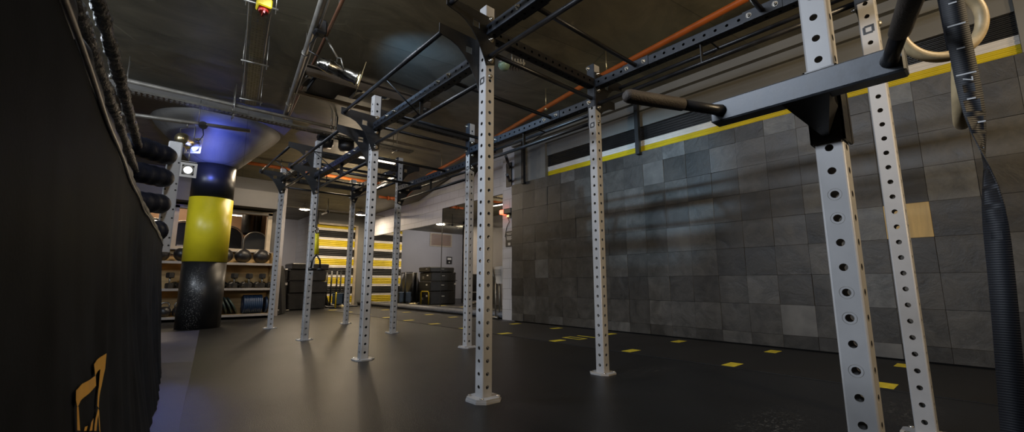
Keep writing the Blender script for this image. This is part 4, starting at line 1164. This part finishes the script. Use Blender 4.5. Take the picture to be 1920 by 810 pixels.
# --- pier: sign and warning light
t = thing('wall_sign', 'black notice with white lines on the white block pier', 'sign', (XW+.13, 6.40, 1.585))
b = MB(); b.box(-.012,0,-.11,.11,-.155,.155); b.build('panel', M['signblack'], t)
b = MB()
for z, w_ in ((.115,.16),(.09,.12),(.045,.15),(.025,.13),(.005,.15),(-.015,.12)): b.box(-.014,-.0122,-w_/2,w_/2,z-.005,z+.005)
b.box(-.014,-.0122,-.035,.035,-.13,-.075); b.build('print', M['signwhite'], t)
t = thing('warning_light', 'lit red warning light in a black housing on the white block pier', 'warning light', (XW+.08, 6.36, 2.13))
b = MB(); b.box(-.09,.05,-.15,.08,-.055,.05,0,.01); b.build('housing', M['black'], t)
b = MB(); b.box(-.10,.03,.08,.20,-.05,.04,0,.015); b.build('lens', M['redlamp'], t)
b = MB(); b.tube([(-.0,.02,-.055),(-.0,.04,-.12),(.03,.03,-.20),(.04,.12,-.30),(.045,.18,-.5)], .006, 8); b.build('cable', M['black'], t)
b = MB(); b.box(-.02,.04,-.02,.06,-.12,-.055,0,.008); b.build('connector', M['brass'], t)
# --- black steel posts above the tiles
for y, lab in ((3.31,'black steel post above the tiles between the shutter and the dip bar'),(5.80,'black steel post above the tiles at the left end of the shutter')):
    t = MB(); t.box(XW-.075, XW-.015, y-.03, y+.03, 2.61, 3.40); t.box(XW-.075, XW+.055, y-.03, y+.03, 3.40, 3.44); t.box(XW-.075, XW+.02, y-.03, y+.03, 2.58, 2.61)
    tag(t.build('steel_post', M['black']), lab, 'post', 'black posts above the tiles')
# --- bracket arms near the pier
t = thing('wall_bracket', 'black twin arm bracket fixed high on the white block pier', 'bracket', (XW+.12, 6.4, 2.95))
b = MB()
for dz, l in ((.10,.62),(-.18,.42)): b.tube([(0,0,dz),(-l,-.62*l/.62+.0,dz-.02)], .028, 12)
b.build('arm', M['black'], t)
b = MB(); b.box(-.02,.0,-.08,.08,-.3,.2); b.build('back_plate', M['black'], t)

# --- yellow suspension strap on the row beam
t = thing('suspension_trainer', 'yellow and black suspension strap hanging beside the fourth left upright', 'suspension trainer', (LX, 5.66, 1.05))
zt = 2.137+.0385-1.05
b = MB(); ribbon(b, [(-.045,0,.36),(-.048,0,zt+.004),(.048,0,zt+.004),(.045,0,.9)], [(0,1,0)]*4, .03); ribbon(b, [(-.045,0,.36),(-.02,0,.33)], [(0,1,0)]*2, .03); b.build('anchor_strap', M['webbing'], t)
b = MB(); ribbon(b, [(-.028,0,.29),(-.02,0,.02)], [(1,-.28,0)]*2, .034); ribbon(b, [(-.012,.01,.29),(.0,.01,.02)], [(1,-.28,0)]*2, .034); b.build('yellow_strap', M['yellowstrap'], t)
b = MB(); b.tube([(-.03,0,.36),(-.05,0,.33),(-.03,0,.285),(-.008,0,.30),(-.01,0,.345)], .008, 8, closed=True); b.build('carabiner', M['chrome'], t)
for s_ in (-1, 1):
    b = MB(); b.tube([(-.01,0,.02),(-.01+s_*.045,0,-.05),(-.01+s_*.055,0,-.16)], .011, 8); b.tube([(-.01+s_*.02,0,-.165),(-.01+s_*.085,0,-.165)], .019, 12); b.build('handle', M['black'], t)

# ========================================================= CEILING SERVICES
DV = V((math.sin(math.radians(8)), math.cos(math.radians(8)), 0)); DX = V((DV.y, -DV.x, 0))
def slotted_tray(t, p, d_, L_, w_, name='tray', m_=None, hs=.05):
    d_ = V(d_).normalized(); s_ = V((d_.y, -d_.x, 0)); p = V(p)
    b = MB(); nc, nr = 4, int(L_/.055)
    cw, cl = w_/nc, L_/nr
    for r in range(nr):
        for c_ in range(nc):
            o = p+d_*(r*cl)+s_*(-w_/2+c_*cw)
            ou = [o, o+s_*cw, o+s_*cw+d_*cl, o+d_*cl]
            a0, a1, b0, b1 = cw*.28, cw*.72, cl*.18, cl*.82
            if (r+c_) % 2: b0, b1 = cl*.35, cl*.98*.82
            inn = [o+s_*a0+d_*b0, o+s_*a1+d_*b0, o+s_*a1+d_*b1, o+s_*a0+d_*b1]
            b.add([tuple(x) for x in ou+inn], [(0,1,5,4),(1,2,6,5),(2,3,7,6),(3,0,4,7)])
    for sg in (-1, 1):
        e0 = p+s_*(sg*w_/2)
        q_ = [e0, e0+d_*L_, e0+d_*L_+V((0,0,hs)), e0+V((0,0,hs)), e0+s_*(sg*.002), e0+d_*L_+s_*(sg*.002), e0+d_*L_+V((0,0,hs))+s_*(sg*.002), e0+V((0,0,hs))+s_*(sg*.002)]
        b.add([tuple(x) for x in q_], [(0,1,2,3),(7,6,5,4),(0,4,5,1),(1,5,6,2),(2,6,7,3),(3,7,4,0)])
    b.xform(Matrix.Translation(-V(t.location))); return b.build(name, m_ or M['steel'], t)
def hanger(t, c_, half, dirv, top, name='hanger'):
    b = MB(); c_ = V(c_); dirv = V(dirv).normalized()
    a, e = c_-dirv*half, c_+dirv*half
    b.tube([a, e], .011, 8)
    for q_ in (c_-dirv*(half-.02), c_+dirv*(half-.02)): b.tube([q_+V((0,0,-.05)), (q_.x, q_.y, top)], .0045, 6)
    b.xform(Matrix.Translation(-V(t.location))); b.build(name, M['steel'], t)
t = thing('cable_tray', 'perforated cable tray running along the ceiling towards the viewer with cross hangers', 'cable tray', (.66, 4.2, 3.2))
p0 = V((.24, 1.6, 3.2)); slotted_tray(t, p0, DV, 5.2, .125)
for d_ in (.3, 1.4, 2.52, 3.74, 4.93): hanger(t, p0+DV*d_+V((0,0,-.02)), .135, DX, CZ)
b = MB(); b.tube([p0+DX*.085+V((0,0,.0)), p0+DX*.085+DV*2.3, p0+DX*.075+DV*2.9, p0+DX*.08+DV*4.9], .008, 8)
b.tube([p0-DX*.095, p0-DX*.095+DV*4.9], .005, 8); b.xform(Matrix.Translation(-V(t.location))); b.build('cable', M['pipe'], t)
t = thing('cross_cable_tray', 'perforated cable tray crossing the ceiling in front of the flared column head', 'cable tray', (1.0, 7.03, 3.1))
slotted_tray(t, (-3.0, 7.03, 3.1), (1, -.012, 0), 6.6, .15, 'tray', M['traydark'], .028)
for x in (-.35, .80, 2.2, 3.3): hanger(t, (x, 7.02, 3.08), .10, (0,1,0), CZ)
t = thing('conduit_pipe', 'pale steel pipe crossing the ceiling above the cross cable tray', 'pipe', (1.0, 7.0, 3.25))
b = MB(); b.tube([(-4.4,.06,0),(3.2,-.03,0)], .026, 14); b.build('tube', M['pipe'], t)
for x in (-1.5, -.2, 1.15):
    b = MB(); b.tube([(x,.0,0),(x,.0,CZ-3.25)], .0045, 6); b.tube([(x-.012,.0,0),(x+.012,.0,0)], .034, 12); b.build('clip', M['steel'], t)
t = thing('truss_pipe', 'round grey pipe carrying the chrome spotlight along the ceiling', 'pipe', (1.2, 5.0, 3.30))
pa, pb = V((.62, .9, 3.3)), V((1.50, 7.2, 3.3))
b = MB(); b.tube([pa-V(t.location), pb-V(t.location)], .033, 16); b.build('tube', M['pipe'], t)
b = MB(); b.tube([pa-V(t.location)+V((.045,0,-.02)), pb-V(t.location)+V((.045,0,-.02))], .009, 8); b.build('cable', M['offwhite'], t)
for k in (.15,.42,.64,.9):
    q_ = pa+(pb-pa)*k-V(t.location); b = MB(); b.tube([q_, q_+V((0,0,.25))], .006, 6); b.tube([q_-DV*.015, q_+DV*.015], .040, 14); b.build('clip', M['steel'], t)
t = thing('sprinkler_pipe', 'thin brown pipe running along the ceiling right of the grey pipe', 'pipe', (1.35, 5.0, 3.46))
b = MB(); b.tube([(-.45,-4.2,0),(.29,2.6,0)], .018, 12); b.build('tube', M['brownpipe'], t)
for y in (-2.4, -.9, .6, 1.8):
    b = MB(); xx = -.45+.74*(y+4.2)/6.8; b.tube([(xx,y,0),(xx,y,.09)], .005, 6); b.build('clip', M['steel'], t)
# orange pipes
t = thing('orange_pipe', 'long orange pipe running along the ceiling above the right row of uprights', 'pipe', (4.2, 4.5, 3.26))
OP = [(3.72,-1.5,3.27),(3.90,1.24,3.26),(4.10,3.2,3.25),(4.39,4.96,3.25),(4.74,7.1,3.24),(4.90,8.6,3.22),(4.98,9.3,3.10),(5.03,9.9,2.95)]
b = MB(); b.tube([V(p)-V(t.location) for p in OP], .033, 16); b.build('tube', M['orange'], t)
for p in ((3.85,.6),(4.07,2.9),(4.24,4.1),(4.58,6.1),(4.83,7.9)):
    b = MB(); b.tube([(p[0]-4.2,p[1]-4.5,-.06),(p[0]-4.2,p[1]-4.5,.0)], .020, 8); b.tube([(p[0]-4.2,p[1]-4.5,.0),(p[0]-4.2,p[1]-4.5,.28)], .007, 6); b.build('clip', M['brass'], t)
b = MB()
for y0_, x0_ in ((4.93,-.1),):
    b.tube([(5.03-4.2,9.9-4.5,-.31),(5.0-4.2,10.2-4.5,-.36)], .045, 14); b.tube([(5.0-4.2,10.2-4.5,-.36),(4.7-4.2,10.25-4.5,-.37)], .042, 14); b.tube([(4.7-4.2,10.25-4.5,-.37),(4.45-4.2,10.25-4.5,-.37)], .035, 14)
    for xx in (4.72,4.9): b.tube([(xx-4.2,10.25-4.5,-.37),(xx-4.24,10.25-4.5,-.37)], .052, 14)
b.build('elbow', M['orange'], t)
t = thing('orange_cross_pipe', 'orange pipe crossing the far ceiling behind the rig', 'pipe', (3.0, 9.5, 3.05))
b = MB(); b.tube([(-3.4,.02,.0),(1.25,-.02,.0)], .034, 14); b.build('tube', M['orange'], t)
for x in (-2.2,-1.0,.2,1.0):
    b = MB(); b.tube([(x,0,0),(x,0,.2)], .006, 6); b.tube([(x-.012,0,0),(x+.012,0,0)], .042, 12); b.build('clip', M['steel'], t)
t = thing('far_conduit', 'thin pale conduit crossing the far ceiling above the box stack', 'pipe', (3.6, 12.2, 2.72))
b = MB(); b.tube([(-1.6,0,0),(1.9,0,0)], .018, 12); b.build('tube', M['pipe'], t)
for x in (-1.2,.2,1.5):
    b = MB(); b.tube([(x,0,0),(x,0,CZ2-2.72)], .005, 6); b.build('hanger_rod', M['steel'], t)
t = thing('ceiling_camera', 'small pale tube camera with a black head under the far ceiling', 'camera', (3.72, 11.9, 2.62), .6)
b = MB(); b.tube([(-.20,0,-.09),(.0,0,.0)], .022, 12); b.build('body', M['offwhite'], t)
b = MB(); b.sphere((.02,0,.01), .045, 16, 10); b.tube([(.02,0,.04),(.02,0,CZ2-2.62)], .008, 8); b.build('mount', M['black'], t)
# isolator switch at the near end of the tray
t = thing('isolator_switch', 'yellow isolator box with a red knob under the cable tray', 'switch', (.60, 4.02, 3.10))
b = MB(); b.box(-.055,.055,-.06,.06,-.0,.09,0,.01); b.build('box', M['yellow'], t)
b = MB(); b.lathe([(.035,-.03),(.04,-.02),(.04,.0)], (0,0,0), 20); b.box(-.008,.008,-.036,.036,-.05,-.028); b.build('knob', M['red'], t)
# suspended hood with slotted brackets
t = thing('ceiling_hood', 'dark suspended ceiling hood with slotted end brackets behind the chrome spotlight', 'ceiling hood', (2.20, 5.70, 3.28), -.05)
b = MB(); b.box(-.86,.86,-.33,-.31,0,.10); b.box(-.86,.86,.31,.33,0,.05); b.box(-.86,-.845,-.33,.33,.0,.05); b.box(.845,.86,-.33,.33,0,.05); b.box(-.86,.86,-.33,.33,.13,.145); b.build('casing', M['duct'], t)
b = MB(); b.box(-.72,-.36,-.26,.26,.02,.13); b.build('unit', M['dark'], t)
b = MB(); b.box(-.86,.86,.325,.34,-.012,.004); b.build('edge_strip', M['steel'], t)
for x in (-.80, -.12, .22, .80):
    b = MB(); b.prism([(-.30,.0),(-.24,.0),(-.10,.06),(.10,.10),(.30,.11),(.30,.13),(.08,.125),(-.14,.10),(-.30,.05)], x-.02, x+.02, 'x'); b.build('slotted_bracket', M['slot'], t)
for x in (-.5,.5):
    b = MB(); b.tube([(x*1.5,0,.14),(x*1.5,0,CZ-3.28)], .005, 6); b.build('hanger_rod', M['steel'], t)
# twin black fixture
t = thing('twin_fixture', 'black twin headed ceiling fixture above the second left upright', 'ceiling fixture', (2.33, 7.25, 3.06), -.15)
b = MB(); b.box(-.30,.30,-.10,.10,.06,.12,0,.02); b.tube([(0,0,.12),(0,0,.49)], .012, 8); b.build('bar', M['black'], t)
for x in (-.17,.17):
    b = MB(); b.lathe([(.0,-.10),(.10,-.09),(.13,-.04),(.13,.05),(.09,.08),(0,.085)], (x,0,.0), 22); b.build('head', M['ballblack'], t)
# flood lamp with green lens
t = thing('flood_lamp', 'grey finned flood lamp with a pale green lens behind the tall near upright', 'flood lamp', (3.17, 3.70, 3.36), -.5)
b = MB(); b.lathe([(0,-.07),(.05,-.06),(.075,-.02),(.075,.0)], (-.05,0,0), 20); b.build('lens', M['glassgreen'], t)
b = MB()
for i in range(5): b.box(.03+.035*i,.045+.035*i,-.07,.07,-.03,.06)
b.box(.02,.20,-.06,.06,.0,.03); b.lathe([(.08,0),(.08,.03)], (-.05,0,0), 20); b.tube([(.05,0,.03),(.05,0,.19)], .012, 8); b.build('housing', M['steel'], t)

# ----------------------------------------------------------- stage lamps
def can(name, lab, loc, aim, r, L_, m_body, m_lens, frame=.0, m_frame=None, fit=None, grp=None):
    """barrel lamp: axis along +x of its own frame, pointing to aim"""
    t = thing(name, lab, 'spotlight', loc, 0, grp)
    d_ = (V(aim)-V(loc)).normalized()
    Q = d_.to_track_quat('X', 'Z').to_matrix().to_4x4()
    b = MB(); b.lathe([(0,-L_*.62),(r*.45,-L_*.60),(r*.78,-L_*.52),(r*.92,-L_*.40),(r*.95,-L_*.36),(r,-L_*.35),(r,-L_*.30),(r*.96,-L_*.29),(r*.97,L_*.30),(r*1.12,L_*.34),(r*1.12,L_*.40),(r*1.0,L_*.40)], (0,0,0), 28, 0, 'x'); b.xform(Q); b.build('barrel', m_body, t)
    b = MB(); b.lathe([(r*.98,L_*.385),(r*.6,L_*.405),(0,L_*.41)], (0,0,0), 28, 0, 'x'); b.xform(Q); b.build('lens', m_lens, t)
    if frame:
        f_ = frame; x0, x1 = L_*.43, L_*.445; q_ = r*1.02
        b = MB(); b.box(x0,x1,-f_,-q_,-f_,f_); b.box(x0,x1,q_,f_,-f_,f_); b.box(x0,x1,-q_,q_,-f_,-q_); b.box(x0,x1,-q_,q_,q_,f_); b.xform(Q); b.build('gel_frame', m_frame, t)
    return t, d_, Q
t, d1, Q = can('stage_spotlight', 'chrome barrel spotlight hanging under the ceiling left of the tall near upright', (1.40, 4.30, 2.895), (2.33, 4.06, 2.66), .076, .42, M['darkchrome'], M['spotlamp'], .145, M['brass'])
b = MB(); b.tube([(-.02,-.085,0),(-.05,-.085,.10),(-.06,0,.14),(-.03,.085,.10),(.0,.085,0)], .007, 8); b.tube([(-.06,0,.14),(-.18,.05,.36)], .012, 8); b.build('yoke', M['steel'], t)
b = MB(); b.tube([(-.26,-.05,.06),(-.34,-.02,.10),(-.32,.06,.22),(-.24,.05,.36)], .006, 8); b.build('cable', M['black'], t)
b = MB(); b.box(-.30,-.18,-.02,.10,.34,.50,0,.02); b.build('clamp', M['black'], t)
lb_a, lb_b = V((-.9, 8.10, 3.1)), V((1.12, 7.60, 3.1))
t = thing('lighting_bar', 'short round bar carrying the stage lamps in front of the flared column head', 'lighting bar', (.1, 7.85, 3.1))
b = MB(); b.tube([lb_a-V(t.location), lb_b-V(t.location)], .030, 16); b.build('tube', M['pipe'], t)
b = MB(); b.tube([(.42,-.10,-.02),(.42,-.14,-.02)], .058, 18); b.build('junction_box', M['black'], t)
b = MB(); b.tube([(.42,-.13,-.07),(.44,-.13,-.17),(.40,-.12,-.26),(.33,-.08,-.30)], .007, 8); b.build('cable', M['black'], t)
for x in (-.5, .36):
    b = MB(); yy = -.05-.2475*(x+.0); b.tube([(x,yy,0),(x,yy,.36)], .005, 6); b.build('hanger_rod', M['steel'], t)
t, d2, Q = can('stage_lamp', 'gold framed stage lamp on the bar aimed at the flared column head', (.36, 7.80, 2.80), (.95, 8.45, 2.70), .095, .30, M['brass'], M['spotlamp'], .125, M['brass'])
b = MB(); b.tube([(.07,-.10,0),(.07,-.10,.22),(-.09,.11,.22),(-.09,.11,0)], .008, 8); b.tube([(-.02,0,.22),(-.02,0,.30)], .014, 8); b.build('yoke', M['steel'], t)
t, d3, Q = can('stage_lamp', 'lit blue white stage lamp below the bar facing the room', (.40, 7.74, 2.36), (.42, 1.0, 1.2), .070, .22, M['steel'], M['bluelamp'], .105, M['offwhite'])
b = MB(); b.tube([(-.10,0,0),(-.10,0,.13),(.10,0,.13),(.10,0,0)], .007, 8); b.tube([(0,0,.13),(0,0,.34)], .007, 8); b.build('yoke', M['steel'], t)

# =================================================================== LIGHTS
def light(kind, name, loc, energy, col, aim=None, **k):
    l = bpy.data.lights.new(name, kind); l.energy = energy; l.color = col
    for a, v in k.items(): setattr(l, a, v)
    o = bpy.data.objects.new(name, l); COL.objects.link(o); o.location = loc
    if aim is not None: o.rotation_euler = (V(aim)-V(loc)).to_track_quat('-Z', 'Y').to_euler()
    return o
WARM, COOL, BLUE = (1,.80,.56), (.80,.88,1), (.16,.26,1)
for x, y in ((3.46,13.1),(5.06,12.98)): light('AREA', 'dish_light', (x,y,2.80), 38, WARM, (x,y,0), shape='DISK', size=.28)
light('SPOT', 'alcove_fill', (1.8,14.0,2.9), 150, (1,.92,.86), (1.4,16.8,1.7), spot_size=math.radians(130), spot_blend=.8, shadow_soft_size=.03)  # unseen spot added to brighten the alcove wall, kept out of the mirror
light('AREA', 'strip_light', (3.5,8.4,3.24), 24, WARM, (3.5,8.4,0), shape='RECTANGLE', size=.9, size_y=.06)
light('AREA', 'shelf_light', (1.4,9.0,2.95), 60, WARM, (1.3,9.45,0), shape='RECTANGLE', size=1.8, size_y=.1)
light('AREA', 'next_room_light', (.6,12.0,2.9), 40, WARM, (.6,12.0,0), shape='RECTANGLE', size=1.5, size_y=.1)
# lamps over the boxing ring and behind the camera, with fill added in the room
light('AREA', 'ring_light', (-2.2,2.2,3.35), 135, COOL, (3.0,2.2,1.6), shape='RECTANGLE', size=2.6, size_y=.26)
light('AREA', 'room_light_fill', (.75,3.0,3.4), 26, COOL, (.25,5.0,1.0), shape='DISK', size=.3)  # fill added to brighten the ring's corner post
light('AREA', 'ring_light', (-2.6,6.0,3.35), 60, COOL, (3.0,6.0,1.0), shape='DISK', size=.5)
light('POINT', 'room_light_fill', (2.8,-2.6,2.95), 55, (1,.76,.47), shadow_soft_size=.15)
light('POINT', 'room_light_fill', (3.3,9.2,2.6), 30, WARM, shadow_soft_size=.10)
light('SPOT', 'wall_spot', (-1.6,3.4,3.2), 720, (.42,.72,1), (5.4,3.35,2.15), spot_size=math.radians(24), spot_blend=.8, shadow_soft_size=.06)
light('SPOT', 'ceiling_spot', (1.58,4.27,2.86), 44, (.20,.47,1), (3.0,4.75,3.55), spot_size=math.radians(85), spot_blend=1, shadow_soft_size=.05)
light('SPOT', 'column_spot', (.47,7.78,2.66), 85, (.10,.16,1), (.88,8.4,3.05), spot_size=math.radians(140), spot_blend=.9, shadow_soft_size=.06)
light('SPOT', 'floor_blue_spot', (.41,7.60,2.35), 30, (.22,.32,1), (.02,3.0,0), spot_size=math.radians(15), spot_blend=.8, shadow_soft_size=.06)

light('AREA', 'added_ceiling_wash', (1.9,-1.7,2.45), 62, (1,.76,.46), (2.7,2.2,4.0), shape='DISK', size=.4)  # uplight added out of view to brighten the near ceiling
wd = bpy.data.worlds.new('world'); S.world = wd; wd.use_nodes = True
bg = wd.node_tree.nodes['Background']; bg.inputs['Color'].default_value = (.5,.52,.55,1); bg.inputs['Strength'].default_value = .02
S.view_settings.view_transform = 'Standard'; S.view_settings.look = 'None'
S.view_settings.exposure = 0.18; S.view_settings.gamma = 1.0; S.view_settings.use_curve_mapping = False
S.cycles.use_denoising = True
S.cycles.max_bounces = 8; S.cycles.diffuse_bounces = 4; S.cycles.glossy_bounces = 4
S.cycles.caustics_reflective = False; S.cycles.caustics_refractive = False
S.cycles.sample_clamp_indirect = 6.0
